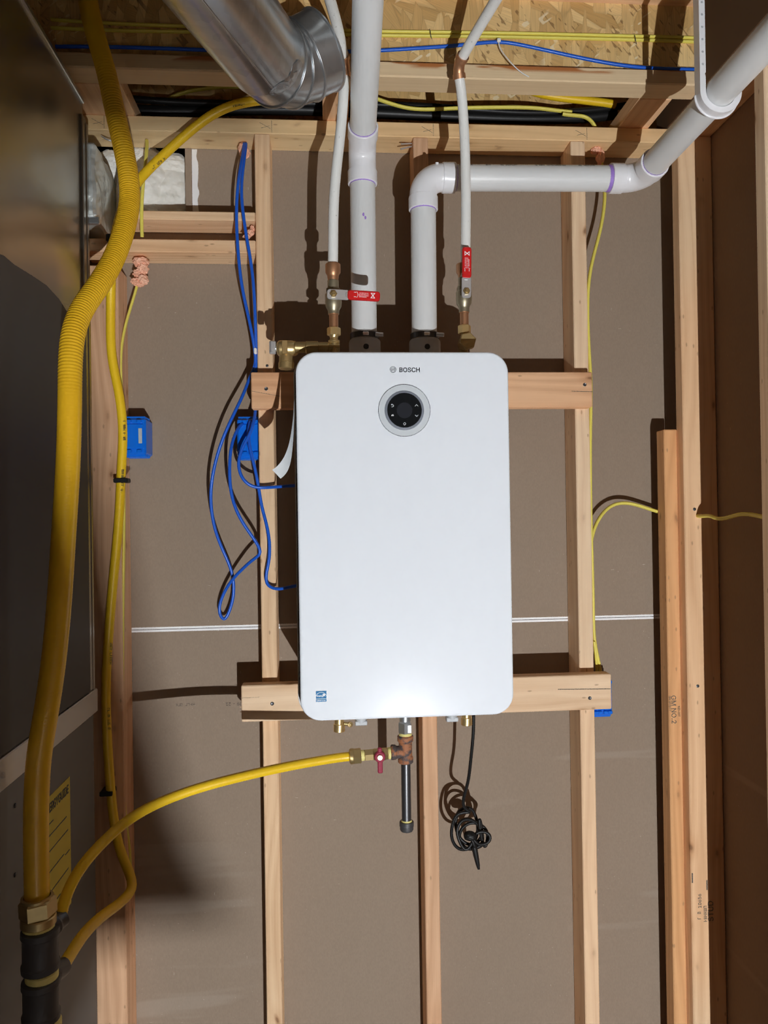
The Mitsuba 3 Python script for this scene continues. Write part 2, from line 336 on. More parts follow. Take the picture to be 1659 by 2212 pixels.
# back wall framing
k = stick('wall_stud', -.1681, -.1300, S, -.0008, .038, ZP-.0003, 'm_wood_z', 'pale stud left of the heater that carries the left ends of both boards')
obj('nail_head', cat(*[lathe((x, S, z), (0, -1, 0), [(-.001, .0035), (.0006, .0035), (.001, .0016)], 12) for x, z in (((-0.1442, -0.089, 1.8196)[0], (-0.1432, -0.089, 1.8872)[2]),)]), 'm_iron', parent=k)
stick('wall_stud', .2340, .2721, S, -.0008, .038, ZP-.0003, 'm_wood_pink', 'reddish stud behind the middle of the heater, seen again below it beside the power cord')
stick('wall_stud', .6452, .6833, S, -.0008, .038, ZP-.0003, 'm_wood_pale', 'pale stud right of the heater that carries the right ends of both boards')
stick('wall_stud', -.597, -.508, S, -.0008, .038, 2.136, 'm_wood_pink', 'wide stud at the left beside the metal duct, with yellow gas tube running down it')
k = stick('loose_lumber', .8785, .9138, -.095, -.050, 0.0385, (0.8885, -0.09, 1.7197)[2], 'm_wood_orange', 'orange toned short length of lumber standing beside the corner stud', category='lumber')
obj('grade_stamp', cat(text('GM NO.2', .0125, (0.8858, -0.0952, 1.0275), xdir=(0, 0, -1), up=(1, 0, 0)), scribble((0.8796, -0.0952, 1.0253), (0, 0, -1), (1, 0, 0), .005, 10, 3), text('KD-HT', .006, (0.9027, -0.0952, 0.9993), xdir=(0, 0, -1), up=(1, 0, 0))), 'm_ink_soft', parent=k)
stick('bottom_plate', -1.2, XR0-.001, S, -.0008, .0002, .0377, 'm_wood_x', 'bottom plate of the back wall, just below the picture', category='plate')
k = stick('top_plate', -.62, XR0-.001, S, -.0002, ZP, 2.5105, 'm_wood_plate', 'long pale top plate across the heads of the studs, marked with pencil', category='plate')
for x0 in ((-0.5364, -0.089, 2.473)[0], (-0.1244, -0.089, 2.4828)[0], (0.2861, -0.089, 2.4926)[0], (0.6889, -0.089, 2.4781)[0]):
    obj('pencil_mark', cat(line((x0, S, ZP+.003), (x0, S, 2.507), .0009), line((x0-.03, S, 2.500), (x0-.002, S, ZP+.012), .0007), line((x0-.026, S, ZP+.014), (x0-.006, S, 2.492), .0007)), 'm_ink_soft', parent=k)
# short header pieces between the left stud and the duct
stick('header_board', -.597, -.1690, S, -.001, (-0.3203, -0.089, 2.1708)[2], (-0.3198, -0.089, 2.2032)[2], 'm_wood_x', 'flat two-by-four header with a round knot above the left bay, lower of the two', category='board')
stick('header_board', -.500, -.1690, S, -.001, (-0.3192, -0.089, 2.2519)[2], (-0.3189, -0.089, 2.274)[2], 'm_wood_x', 'thinner flat board above the knotted header, dusted white along its front', category='board')
# joist above
k = thing('i_joist', 'I-joist with strand board web and orange-stained bottom flange across the top', 'joist')
obj('web', pbox(-1.6, .905, -.2583, -.2487, 2.545, 2.752), 'm_osb', parent=k)
obj('bottom_flange', cbox(-1.6, .905, -.285, -.222, 2.5108, 2.546, .003), 'm_flange', parent=k, label='wooden flange stained orange along its upper edge')
obj('top_flange', cbox(-1.6, .905, -.285, -.222, 2.716, 2.7515, .003), 'm_wood_x', parent=k)
for y in (-1.47, -2.08, -2.69, -3.30, -3.91):
    k = thing('i_joist', 'I-joist overhead behind the camera', 'joist', 'joists behind the camera')
    obj('web', pbox(-2.5, .905, y-.005, y+.005, 2.545, 2.752), 'm_osb', parent=k)
    obj('bottom_flange', cbox(-2.5, .905, y-.032, y+.032, 2.5108, 2.546, .003), 'm_wood_x', parent=k)
obj('rim_board', pbox(-1.6, 1.05, .055, .075, 2.511, 2.752), 'm_osb', label='strand board rim glimpsed through the dark gap behind the black tubes', category='board')
obj('beam', cbox(.907, .950, -1.9, -.02, 2.5115, 2.752, .003), 'm_beam_shaded', label='beam, colour darkened for shade, right of the white pipe hanger, where the joists end', category='beam')
# short blocks that bridge from the joist to the wall
for px0, px1, lab in (((0.7737, -0.089, 2.514)[0], (0.8559, -0.089, 2.516)[0], 'sloping looking block right of the black tubes bridging joist and wall'), ((0.0039, -0.089, 2.5118)[0], (0.0684, -0.089, 2.5134)[0], 'block behind the left white water pipe bridging joist and wall'),
                      ((-0.5928, -0.089, 2.5176)[0], (-0.4607, -0.089, 2.5095)[0], 'broad block at the left behind the big yellow hose bridging joist and wall')):
    stick('bridging_block', px0, px1, -.2215, -.02, 2.5108, 2.549, 'm_wood_y', lab, category='block')

# ---------------------------------------------------------------- boards that carry the heater
def screw(x, z, y, par): obj('screw', lathe((x, y, z), (0, -1, 0), [(-.002, .0045), (.0006, .0045), (.0009, .0038), (.0004, .0022), (.0003, .001)], 14), 'm_iron', parent=par)
k = stick('mounting_board', (-0.1812, -0.1271, 1.8624)[0], (0.678, -0.1271, 1.8618)[0], B, S-.0002, 1.7746, 1.8636, 'm_board_upper', 'upper orange board screwed across the studs behind the heater', category='board')
screw((-0.1445, -0.1271, 1.8224)[0], (-0.1445, -0.1271, 1.8224)[2], B, k); screw((0.6582, -0.1271, 1.8311)[0], (0.6582, -0.1271, 1.8311)[2], B, k)
obj('crack', line((0.6242, -0.1271, 1.8147), (0.6771, -0.1271, 1.8134), .0012), 'm_ink_soft', parent=k); obj('crack', line((-0.1785, -0.1271, 1.8168), (-0.1109, -0.1271, 1.8041), .0008), 'm_ink_soft', parent=k)
k = stick('mounting_board', (-0.2158, -0.1271, 1.0738)[0], (0.7143, -0.1271, 1.0431)[0], B, S-.0002, 1.0058, 1.0948, 'm_board_lower', 'lower pale board screwed across the studs behind the heater, split at its right end', category='board')
screw((-0.1408, -0.1271, 1.0486)[0], (-0.1408, -0.1271, 1.0486)[2], B, k); screw((0.6576, -0.1271, 1.0356)[0], (0.6576, -0.1271, 1.0356)[2], B, k)
obj('crack', line((0.5765, -0.1271, 1.0605), (0.7109, -0.1271, 1.0573), .0018), 'm_ink_soft', parent=k); obj('crack', line((-0.2136, -0.1271, 1.0647), (-0.1721, -0.1271, 1.0656), .0005), 'm_ink_soft', parent=k)
spl = [tube([((-0.2158, -0.1271, 1.0738)[0]+.001, B+.004+.008*i, 1.03+.009*i), ((-0.2158, -0.1271, 1.0738)[0]-.004-.002*(i%2), B+.002+.008*i, 1.031+.0095*i)], [.0012, .0003], 5) for i in range(4)]
obj('splinter', cat(spl), 'm_board_lower', parent=k)

# ---------------------------------------------------------------- the heater
HX, HZ, HW, HH = .1649, 1.4649, .4522, .7729
k = HT = thing('water_heater', 'white wall-hung gas water heater with a round black control dial', 'water heater')
o = rrect(HW, HH, .044, 12)
def hring(y, d): 
    s = rrect(HW-2*d, HH-2*d, max(.044-d, .004), 12); return np.stack([HX+s[:, 0], np.full(len(s), y), HZ+s[:, 1]], 1)
obj('front_cover', loft([hring(F+.040, .0005), hring(F+.0055, 0), hring(F+.0028, .0007), hring(F+.0009, .0026), hring(F, .0060)]), 'm_heater', 32, parent=k)
obj('seal_gap', loft([hring(F+.050, -.0030), hring(F+.0395, -.0030)]), 'm_gap', parent=k)
obj('body', loft([hring(B-.001, -.0062), hring(F+.0465, -.0062), hring(F+.045, -.0050)]), 'm_heater_body', 32, parent=k)
DX, DZ = (0.1661, -0.4143, 1.7269)[0], (0.1661, -0.4143, 1.7269)[2]
d = obj('control_dial', lathe((DX, F+.002, DZ), (0, -1, 0), [(-.001, .0548), (.0026, .0548), (.0030, .0544), (.0030, .0540)], 72), 'm_dial_silver', 30, parent=k, label='round control dial with a black face')
obj('edge_ring', shell((DX, F-.0002, DZ), (0, -1, 0), [(0, .0545), (.0012, .0545), (.0012, .0552), (0, .0552)], 72), 'm_logo', parent=d)
obj('bezel', lathe((DX, F-.0005, DZ), (0, -1, 0), [(0, .0420), (.0020, .0415), (.0030, .0385), (.0032, .0370)], 72), 'm_dial_bezel', 30, parent=d)
obj('face', lathe((DX, F-.0030, DZ), (0, -1, 0), [(0, .0366), (.0012, .0366), (.0015, .0362)], 72), 'm_black_gloss', 30, parent=d)
obj('display', lathe((DX-.0001, F-.0044, DZ-.0004), (0, -1, 0), [(0, .0166), (.0003, .0166)], 60), 'm_display', parent=d)
yi = F-.0048
def q(x, z): return V(DX+x, yi, DZ+z)
ico = [line(q(.0225, .0085), q(.0255, .0115), .0011), line(q(.0255, .0115), q(.0285, .0085), .0011), line(q(.0225, -.0105), q(.0255, -.0135), .0011), line(q(.0255, -.0135), q(.0285, -.0105), .0011),
       shell((DX-.0003, yi+.0002, DZ-.0288), (0, -1, 0), [(0, .0017), (.0004, .0017), (.0004, .0028), (0, .0028), (0, .0017)], 24)]
rt = [q(-.0275, .0118), q(-.0245, .0118), q(-.0230, .0100), q(-.0235, .0080), q(-.0255, .0070), q(-.0272, .0070)]
ico += [line(a, b, .0010) for a, b in zip(rt[:-1], rt[1:])]+[line(q(-.0278, .0118), q(-.0262, .0130), .0009), line(q(-.0278, .0118), q(-.0262, .0106), .0009)]
ico += [line(q(-.0278, -.0118), q(-.0232, -.0118), .0012), line(q(-.0272, -.0106), q(-.0240, -.0104), .0016), line(q(-.0262, -.0096), q(-.0246, -.0092), .0012)]
obj('icons', cat(ico), 'm_icon', parent=d)
obj('lettering', text('BOSCH', .0092, (0.1557, -0.4143, 1.8081), bold=True, stretch=1.02), 'm_logo', parent=k, label='dark grey brand lettering')
ex, ez = (0.1435, -0.4143, 1.8134)[0], (0.1435, -0.4143, 1.8134)[2]
em = [shell((ex, F+.0001, ez), (0, -1, 0), [(0, .0058), (.0005, .0058), (.0005, .0067), (0, .0067), (0, .0058)], 40)]
for s in (-1, 1):
    a = arc((ex, F, ez), (1, 0, 0), (0, 0, 1), .0040, 90-s*90-52, 90-s*90+52, 9); em += [line(p, w, .0007) for p, w in zip(a[:-1], a[1:])]
    em += [line((ex+s*.0019, F, ez-.0038), (ex+s*.0019, F, ez+.0038), .0009)]
em += [line((ex-.0019, F, ez), (ex+.0019, F, ez), .0008)]
obj('emblem', cat(em), 'm_logo', parent=k, label='round emblem before the lettering')
x0, x1, z0, z1 = (-0.0286, -0.4143, 1.1199)[0], (-0.0065, -0.4143, 1.1191)[0], (-0.0214, -0.4143, 1.1191)[2], (-0.0211, -0.4143, 1.1418)[2]; zm = z0+.26*(z1-z0)
st = obj('efficiency_sticker', cat(pbox(x0-.0012, x1+.0012, F-.0003, F+.0005, z0-.0012, z1+.0012)), 'm_white', parent=k, label='small square blue and white sticker')
obj('blue_field', cat(pbox(x0, x1, F-.0006, F, zm+.0008, z1), pbox(x0, x1, F-.0006, F, z0, zm-.0004)), 'm_sticker', parent=st)
cx, cz = (x0+x1)/2, zm+.002; a = arc((cx, F-.0006, cz), (1, 0, 0), (0, 0, 1), .0118, 25, 165, 16)
star = np.array([(math.cos(math.radians(90+36*i))*(.0042 if i % 2 == 0 else .0018), math.sin(math.radians(90+36*i))*(.0042 if i % 2 == 0 else .0018)) for i in range(10)])
sm = trimesh.creation.extrude_polygon(Polygon(star), .0004, engine='earcut'); sm.vertices = np.stack([sm.vertices[:, 0]+x1-.0052, F-.0006-sm.vertices[:, 2], sm.vertices[:, 1]+zm+.0085], 1)
obj('white_print', cat([line(p, w, .0008, .0004) for p, w in zip(a[:-1], a[1:])], sm, text('energy', .0040, (x0+.0012, F-.0006, zm+.0048), depth=.0004, bold=True, stretch=.86), text('ENERGY STAR', .0023, (x0+.0012, F-.0006, z0+.0014), depth=.0004, bold=True, stretch=.86)), 'm_white', parent=st)
# curl of protective film peeling from the left edge
outer = [(-0.0663, -0.385, 1.7564), (-0.0674, -0.392, 1.7278), (-0.0705, -0.398, 1.6977), (-0.0775, -0.405, 1.659), (-0.0911, -0.41, 1.6257), (-0.1126, -0.41, 1.6046)]; inner = [(-0.0659, -0.38, 1.7345), (-0.0677, -0.384, 1.6945), (-0.0706, -0.388, 1.6537), (-0.0766, -0.395, 1.6159), (-0.0843, -0.402, 1.598), (-0.0957, -0.408, 1.5862)]
a, b_ = spline(outer, 24), spline(inner, 24); n_ = len(a)
v = np.vstack([a, b_]); f = [(i, i+1, n_+i+1) for i in range(n_-1)]+[(i, n_+i+1, n_+i) for i in range(n_-1)]
v2 = np.vstack([v, v+V(.0002, .0006, 0)]); f2 = f+[(c+2*n_, b2+2*n_, a2+2*n_) for a2, b2, c in f]
obj('protective_film', trimesh.Trimesh(v2, f2, process=False), 'm_film', True, parent=k, label='grey protective film peeling in a curl from the left edge')
# sockets on top for the two vent pipes and below for the connections
def socket(x, par, y=-.213):
    z = 1.8515
    s = obj('vent_socket', lathe((x, y, z-.004), (0, 0, 1), [(0, .0375), (.070, .0375), (.074, .0355), (.075, .0330), (.092, .0325), (.094, .0310)], 40), 'm_rubber_grey', 35, parent=par, label='grey rubber vent collar with a black hose clamp')
    obj('clamp_band', shell((x, y, z+.073), (0, 0, 1), [(0, .0326), (0, .0345), (.0125, .0345), (.0125, .0326), (0, .0326)], 40), 'm_iron', parent=s)
    obj('clamp_screw', cat(cyl((x+.024, y-.026, z+.079), (x+.042, y-.030, z+.077), .0052, 16), cbox(x-.006, x+.008, y-.0365, y-.031, z+.075, z+.083, .001)), 'm_chrome', 35, parent=s)
    obj('latch_hole', cyl((x+.001, y-.0365, z+.048), (x+.001, y-.0385, z+.048), .0065, 18), 'm_gap', parent=s)
V1X, V2X = .0955, .2388
socket(V1X, k); socket(V2X, k)
ZB = 1.0784
def drain(x, y, zlo, par, scr):
    c = obj('drain_valve', cat(lathe((x, y, ZB+.004), (0, 0, -1), [(0, .012), (.012, .012), (.014, .0105), (ZB+.004-zlo-.018, .0105), (ZB+.004-zlo-.017, .0128), (ZB+.004-zlo-.001, .0128), (ZB+.004-zlo, .0118)], 28)), 'm_brass', 35, parent=par, label='brass drain valve under the heater')
    if scr: obj('turn_screw', cat(cyl((x+.010, y-.003, zlo+.018), (x+.027, y-.004, zlo+.016), .0040, 14), lathe((x+.024, y-.004, zlo+.016), (.4, -1, 0), [(-.003, .006), (.003, .006), (.0035, .003)], 18)), 'm_brass_dull', 35, parent=c)
p = (0.0207, -0.29, 1.0207); drain(p[0], -.29, p[2], k, True)
p = (0.3111, -0.29, 1.0248); drain(p[0], -.29, p[2], k, False)
for p in ((0.07, -0.29, 1.0346), (0.2771, -0.29, 1.0355)):
    obj('drain_plug', cat(cyl((p[0], -.29, ZB+.004), (p[0], -.29, p[2]+.006), .0125, 24), cbox(p[0]-.0135, p[0]+.0135, -.301, -.279, p[2], p[2]+.010, .0015)), 'm_cap_grey', 35, parent=k)

# ---------------------------------------------------------------- vent pipes
PR, HR = .03015, .0350
def elbow(par, C, da, db, leg=.078, R=.045, hub=.032):
    """90 degree style fitting: comes in along da towards C, leaves along db"""
    C, da, db = V(*C), norm(da), norm(db); th = math.acos(np.clip(np.dot(da, db), -1, 1)); tl = R*math.tan(th/2)
    nrm = norm(db-da*np.dot(da, db)); cen = C-da*tl+nrm*R
    arcp = np.array([cen+R*(-nrm*math.cos(t)+da*math.sin(t)) for t in np.linspace(0, th, 22)])
    pts = np.vstack([[C-da*(leg-.004)], arcp, [C+db*(leg-.004)]])
    e = obj('elbow', tube(pts, .0325, 40), 'm_fitting', 35, parent=par, label='bright white elbow fitting')
    for a in (-da, db):
        obj('hub', shell(C+a*(leg-hub), a, [(0, .0325), (.001, HR-.0005), (.002, HR), (hub-.001, HR), (hub, HR-.0008), (hub, PR+.0004), (hub-.006, PR+.0002)], 44), 'm_fitting', 35, parent=e)
        obj('primer_stain', shell(C+a*(leg-.004), a, [(0, PR+.0006), (.0062+.002*(a[0] < -.5)*3, PR+.0006)], 44), 'm_purple', parent=e, label='purple primer ring')
    return e
YV = -.213
k = thing('vent_pipe', 'left white vent pipe, rising straight from the heater and bending towards the camera', 'pipe')
C1 = (V1X+.0005, YV, (0.0991, -0.213, 2.3711)[2]); d1 = norm((-.012, -1, .30))
z0 = 1.8515+.080
obj('pipe_length', cat(cyl((V1X-.001, YV, z0), (C1[0], YV, C1[2]-.05), PR, 44)), 'm_pvc', 35, parent=k)
elbow(k, C1, (0, 0, 1), d1)
obj('pipe_length', cyl(V(*C1)+d1*.05, V(*C1)+d1*.80, PR, 44), 'm_pvc', 35, parent=k)
obj('primer_drip', cat(*[blob(p, (.0024, .0008, .0045), .4, i, 3) for i, p in enumerate(((0.0952, -0.2428, 2.2101), (0.0995, -0.2425, 2.2027)))]), 'm_purple', parent=k)
k = thing('vent_pipe', 'right white vent pipe with a horizontal run that turns towards the camera at the hanger', 'pipe')
C2 = (V2X+.0015, YV, (0.2411, -0.213, 2.312)[2]); C3 = (.7765, YV, (0.7256, -0.213, 2.3201)[2]); dx = norm(V(*C3)-V(*C2)); d3 = norm((.030, -1, .035))
obj('pipe_length', cyl((V2X-.001, YV, z0), (C2[0], YV, C2[2]-.05), PR, 44), 'm_pvc', 35, parent=k)
elbow(k, C2, (0, 0, 1), dx)
obj('pipe_length', cyl(V(*C2)+dx*.05, V(*C3)-dx*.05, PR, 44), 'm_pvc', 35, parent=k)
elbow(k, C3, dx, d3)
obj('pipe_length', cyl(V(*C3)+d3*.05, V(*C3)+d3*1.7, PR, 44), 'm_pvc', 35, parent=k)
ang = math.radians(46); nn = V(0, -math.cos(ang), math.sin(ang)); uu = V(0, math.sin(ang), math.cos(ang))
obj('printed_line', cat(*[scribble(V(*C2)+dx*a+nn*(PR+.0001)-uu*.0025, dx, uu, .0050, k_, k_) for a, k_ in ((.085, 7), (.150, 3), (.185, 9), (.27, 16), (.375, 9))]), 'm_ink', parent=k)
obj('gate_mark', cat(lathe((0.2717, -0.235, 2.3356), (0, -.2, 1), [(-.002, .004), (.003, .004), (.0035, .003)], 12)), 'm_fitting', parent=k)
# hanger
YH = -.56
hc = V(*C3)+d3*((YH-C3[1])/d3[1])
k = thing('pipe_hanger', 'white plastic J-shaped strap hanger holding up the right vent pipe', 'pipe hanger')
ri, ro, w = PR+.0008, PR+.0125, .011
arm_x = hc[0]-ri-.0055
t_ = np.radians(np.linspace(180, 372, 40)); prof = [(arm_x+.0055, 2.7515-hc[2])]
outl = [(-ro, 2.7515-hc[2])]+[(ro*math.cos(t), ro*math.sin(t)) for t in t_]+[(ri*math.cos(t), ri*math.sin(t)) for t in t_[::-1]]+[(-ri, .028), (-ri-.0015, .034), (-ri+.0005, .036), (-ri+.0005, 2.7515-hc[2])]
m = trimesh.creation.extrude_polygon(Polygon(outl), 2*w, engine='earcut'); m.vertices = np.stack([hc[0]+m.vertices[:, 0], hc[1]+w-m.vertices[:, 2], hc[2]+m.vertices[:, 1]], 1); m.fix_normals()
obj('hook', m, 'm_fitting', parent=k)
obj('lip', tube([(hc[0]+(ro+.001)*math.cos(t), hc[1]+w-.003, hc[2]+(ro+.001)*math.sin(t)) for t in t_], .0024, 10), 'm_fitting', True, parent=k)
zz = hc[2]+.052
while zz < 2.74:
    obj('nail_hole', cyl((hc[0]-ri-.0055, hc[1]-w+.0005, zz), (hc[0]-ri-.0055, hc[1]-w-.0004, zz), .0024, 14), 'm_cap_grey', parent=k); zz += .0245

# ---------------------------------------------------------------- water lines and valves
def pex(label, pts, mat='m_pex', r=.0111, n=70): return spline(pts, n)
YL, YR = -.352, -.300
def water_line(label, rise, corner, away):
    k = thing('water_pipe', label, 'pipe')
    rs = spline(rise, 60)
    obj('riser', tube(rs, .0111, 20), 'm_pex', True, parent=k)
    cpt = np.asarray(corner, float); a = norm(rs[-4]-cpt); b = norm(np.asarray(away[0])-cpt)
    th = np.linspace(0, 1, 14)[:, None]; pth = (1-th)**2*(cpt+a*.020)+2*th*(1-th)*cpt+th**2*(cpt+b*.020)
    e = obj('copper_elbow', tube(pth, .0122, 20), 'm_copper', True, parent=k, label='copper elbow at the joist')
    for dd in (a, b):
        obj('crimp_ring', shell(cpt+dd*.017, dd, [(0, .0119), (0, .0142), (.010, .0142), (.010, .0119), (0, .0119)], 28), 'm_copper', parent=e)
    obj('overhead_run', tube(spline([cpt+b*.014]+list(away), 40), .0111, 20), 'm_pex', True, parent=k)
    return k
water_line('left white water pipe, running up beside the left vent pipe',
           [(0.0203, -0.352, 2.0505), (0.022, -0.353, 2.0967), (0.0261, -0.357, 2.2054), (0.0376, -0.36, 2.3084), (0.0445, -0.362, 2.3681), (0.0518, -0.365, 2.4605)], (0.0522, -0.366, 2.4851), [(0.0341, -0.47, 2.5068), (0.0207, -0.54, 2.5052), (0.0014, -0.7, 2.4822), (-0.0233, -1.1, 2.3936)])
water_line('right white water pipe, crossing in front of the horizontal vent pipe',
           [(0.3233, -0.29, 2.0487), (0.3261, -0.292, 2.1225), (0.3275, -0.298, 2.236), (0.3248, -0.308, 2.3456), (0.315, -0.33, 2.4481), (0.3066, -0.345, 2.4797)], (0.3036, -0.352, 2.5002), [(0.3308, -0.44, 2.5222), (0.3512, -0.52, 2.5313), (0.3739, -0.66, 2.5283), (0.3875, -1.05, 2.4685)])

def ball_valve(label, cx, y, zs, lever):
    """zs: heights of the successive shoulders from the pipe adapter down"""
    k = thing('shutoff_valve', label, 'valve')
    o = lambda z: V(cx, y, z)
    obj('pipe_adapter', lathe(o(zs[0]+.004), (0, 0, -1), [(0, .0120), (.0005, .0156), (.002, .0166), (.019, .0166), (.0255, .0126), (.030, .0122), (zs[0]+.004-zs[1], .0112)], 32), 'm_copper', 35, parent=k, label='copper pipe adapter')
    b = obj('body', cat(lathe(o(zs[1]), (0, 0, -1), [(0, .0110), (.001, .0124), (zs[1]-zs[2]-.002, .0124), (zs[1]-zs[2], .0118)], 32), hexa(o(zs[2]+.001), o(zs[2]-.010), .0172),
        lathe(o(zs[2]-.008), (0, 0, -1), [(0, .0150), (.004, .0178), (.020, .0182), (.030, .0172), (.038, .0128), (.043, .0120), (zs[2]-.008-zs[3], .0122)], 32)), 'm_bronze', 35, parent=k, label='dull bronze valve body')
    obj('stem', cyl(o(zs[2]-.020)+V(0, -.016, 0), o(zs[2]-.020)+V(0, -.030, 0), .0065, 16), 'm_brass_dull', 35, parent=b)
    obj('copper_stub', lathe(o(zs[3]+.002), (0, 0, -1), [(0, .0118), (.003, .0112), (.004, .0100), (zs[3]+.002-zs[4], .0100)], 28), 'm_copper', 35, parent=k)
    obj('union_nut', cat(hexa(o(zs[4]), o(zs[5]), .0150, math.radians(30)), lathe(o(zs[5]+.001), (0, 0, -1), [(0, .011), (.006, .0085), (.010, .0085), (.012, .0125), (.016, .0125), (.018, .010)], 28)), 'm_brass', 20, parent=k)
    c = o(zs[2]-.020)+V(0, -.030, 0)
    L = norm(lever); W = norm(np.cross(L, (0, 1, 0)))
    def plate(a0, a1, w, y0, y1, b=.001):
        q = rrect(a1-a0, w, min(w*.32, .006), 6); q = np.stack([q[:, 0]+(a0+a1)/2, q[:, 1]], 1)
        def rg(yy, d):
            m = q.mean(0); s_ = m+(q-m)*(1-d/np.abs(q-m).max(0)); return c+s_[:, :1]*L+s_[:, 1:]*W+np.outer(np.ones(len(s_)), (0, -yy, 0))
        return loft([rg(y0, 0), rg(y1-b, 0), rg(y1, b)])
    h = obj('lever', cat(plate(-.014, .034, .0215, 0, .003), plate(.026, .050, .0125, .002, .0052)), 'm_chrome', 25, parent=k, label='chrome lever')
    obj('lever_nut', cat(hexa(c+V(0, -.003, 0), c+V(0, -.009, 0), .0078), cyl(c+V(0, -.008, 0), c+V(0, -.0125, 0), .0042, 14)), 'm_brass_dull', 25, parent=h)
    obj('red_grip', plate(.030, .0995, .0205, .0010, .0085, .0022), 'm_red', 30, parent=k, label='red plastic grip with white print')
    f = lambda a, w_: c+L*a+W*w_+V(0, -.0086, 0)
    pr = [line(f(.044, -.0048), f(.048, -.0048), .0012), line(f(.044, .0048), f(.048, .0048), .0012)]
    ar = [f(.0495+.0022*math.sin(t), -.0062*math.cos(t)) for t in np.linspace(0, math.pi, 8)]; pr += [line(p, w_, .0007) for p, w_ in zip(ar[:-1], ar[1:])]
    for i, (a0, a1, w_) in enumerate(((.055, .073, -.0042), (.0535, .0745, -.0014), (.0535, .075, .0014), (.055, .074, .0042))): pr += [line(f(a, w_), f(min(a+.0042, a1), w_), .0011 if i == 0 else .0008) for a in np.arange(a0, a1-.002, .0056)]
    pr += [line(f(.0800, -.0050), f(.0880, .0050), .0016), line(f(.0800, .0050), f(.0880, -.0050), .0016), line(f(.0800, -.0050), f(.0880, -.0050), .0012), line(f(.0800, .0050), f(.0880, .0050), .0012)]
    obj('white_print', cat(pr), 'm_white', parent=k)
    return k
lv = ball_valve('left water shutoff valve with its red handle turned sideways', (0.0209, -0.352, 1.9857)[0], YL, [(0.0219, -0.352, 2.0525)[2], (0.0214, -0.352, 2.0201)[2], (0.0211, -0.352, 2.0009)[2], (0.0203, -0.352, 1.9463)[2], (0.0198, -0.352, 1.917)[2], (0.0196, -0.352, 1.8998)[2]], (1, 0, -.055))
rv = ball_valve('right water shutoff valve with its red handle pointing straight up', (0.3214, -0.285, 2.0076)[0], -.285, [(0.3226, -0.285, 2.078)[2], (0.3221, -0.285, 2.0503)[2], (0.3218, -0.285, 2.0289)[2], (0.3208, -0.285, 1.9702)[2], (0.3203, -0.285, 1.9403)[2], (0.32, -0.285, 1.9201)[2]], (.02, 0, 1))
cx = (0.3214, -0.285, 2.0076)[0]
z_ = (0.3218, -0.285, 1.8998)[2]
k = thing('brass_elbow', 'brass elbow with a hexagonal face under the right shutoff valve', 'pipe fitting')
obj('body', cat(cyl((cx, -.285, (0.3199, -0.285, 1.9147)[2]), (cx, -.285, z_), .0105, 20), lathe((cx+.002, -.262, z_), (0, -1, 0), [(0, .014), (.012, .016), (.024, .0165), (.030, .015)], 24)), 'm_brass_dull', 35, parent=k)
obj('hex_face', hexa((cx+.003, -.290, z_), (cx+.003, -.311, z_), .0200, .25, .002), 'm_brass_dull', parent=k)
obj('inlet_nipple', cyl((cx, -.27, z_), (cx, -.27, 1.848), .0105, 20), 'm_brass_dull', 35, parent=k)
# relief valve on the left of the heater, with the tee that joins it to the left valve
cx = (0.0209, -0.352, 1.9857)[0]; zt_ = (-0.0414, -0.34, 1.874)[2]; k = thing('relief_valve', 'bronze pressure relief valve at the top left corner of the heater', 'valve')
yr = -.34
X_ = lambda px: {600: (-0.1017, -0.34, 1.8739)[0], 640: (-0.0615, -0.34, 1.874)[0], 672: (-0.0293, -0.34, 1.8741)[0], 700: (-0.001, -0.34, 1.8741)[0], 592: (-0.1098, -0.34, 1.8739)[0], 580: (-0.1218, -0.34, 1.8739)[0], 616: (-0.0857, -0.34, 1.874)[0]}[px]
obj('tee', cat(lathe((cx+.012, -.352, zt_), (-1, 0, 0), [(0, .0085), (.001, .0095), (.024, .0095), (.025, .0115), (.046, .0115), (.047, .0135), (.072, .0135), (.074, .0120), (cx+.012-X_(640)+.002, .0120)], 28), lathe((cx, -.352, (0.0194, -0.352, 1.8876)[2]), (0, 0, -1), [(0, .0095), (.02, .0095), (.05, .0105)], 24)), 'm_brass_dull', 35, parent=k)
obj('body', cat(lathe((X_(640)+.004, yr, zt_), (-1, 0, 0), [(0, .012), (.006, .0160), (.014, .0175), (.030, .0180), (.040, .0175), (.043, .0160), (.046, .0120)], 36)), 'm_brass', 35, parent=k)
obj('raised_arrow', cat(cbox(X_(616)-.006, X_(616)+.006, yr-.0195, yr-.017, zt_-.015, zt_+.014, .0008), line((X_(616), yr-.0195, zt_-.010), (X_(616), yr-.0195, zt_+.010), .0014), line((X_(616), yr-.0195, zt_-.010), (X_(616)-.0035, yr-.0195, zt_-.004), .0012)), 'm_brass', parent=k)
obj('outlet', lathe((X_(616)+.002, yr, zt_-.010), (0, 0, -1), [(0, .0140), (.010, .0155), (.020, .0155), (.021, .0172), (.033, .0172), (.035, .0150), (.035, .0110)], 32), 'm_brass', 35, parent=k)
obj('test_lever', cat(cbox(X_(592)-.010, X_(592)+.004, yr-.006, yr+.006, zt_-.012, zt_+.016, .002), cyl((X_(592)-.004, yr-.0075, zt_-.010), (X_(592)-.004, yr-.0075, zt_+.014), .0035, 12), cyl((X_(592), yr, zt_), (X_(600)+.004, yr, zt_), .006, 14)), 'm_chrome', 30, parent=k, label='small chrome test lever')

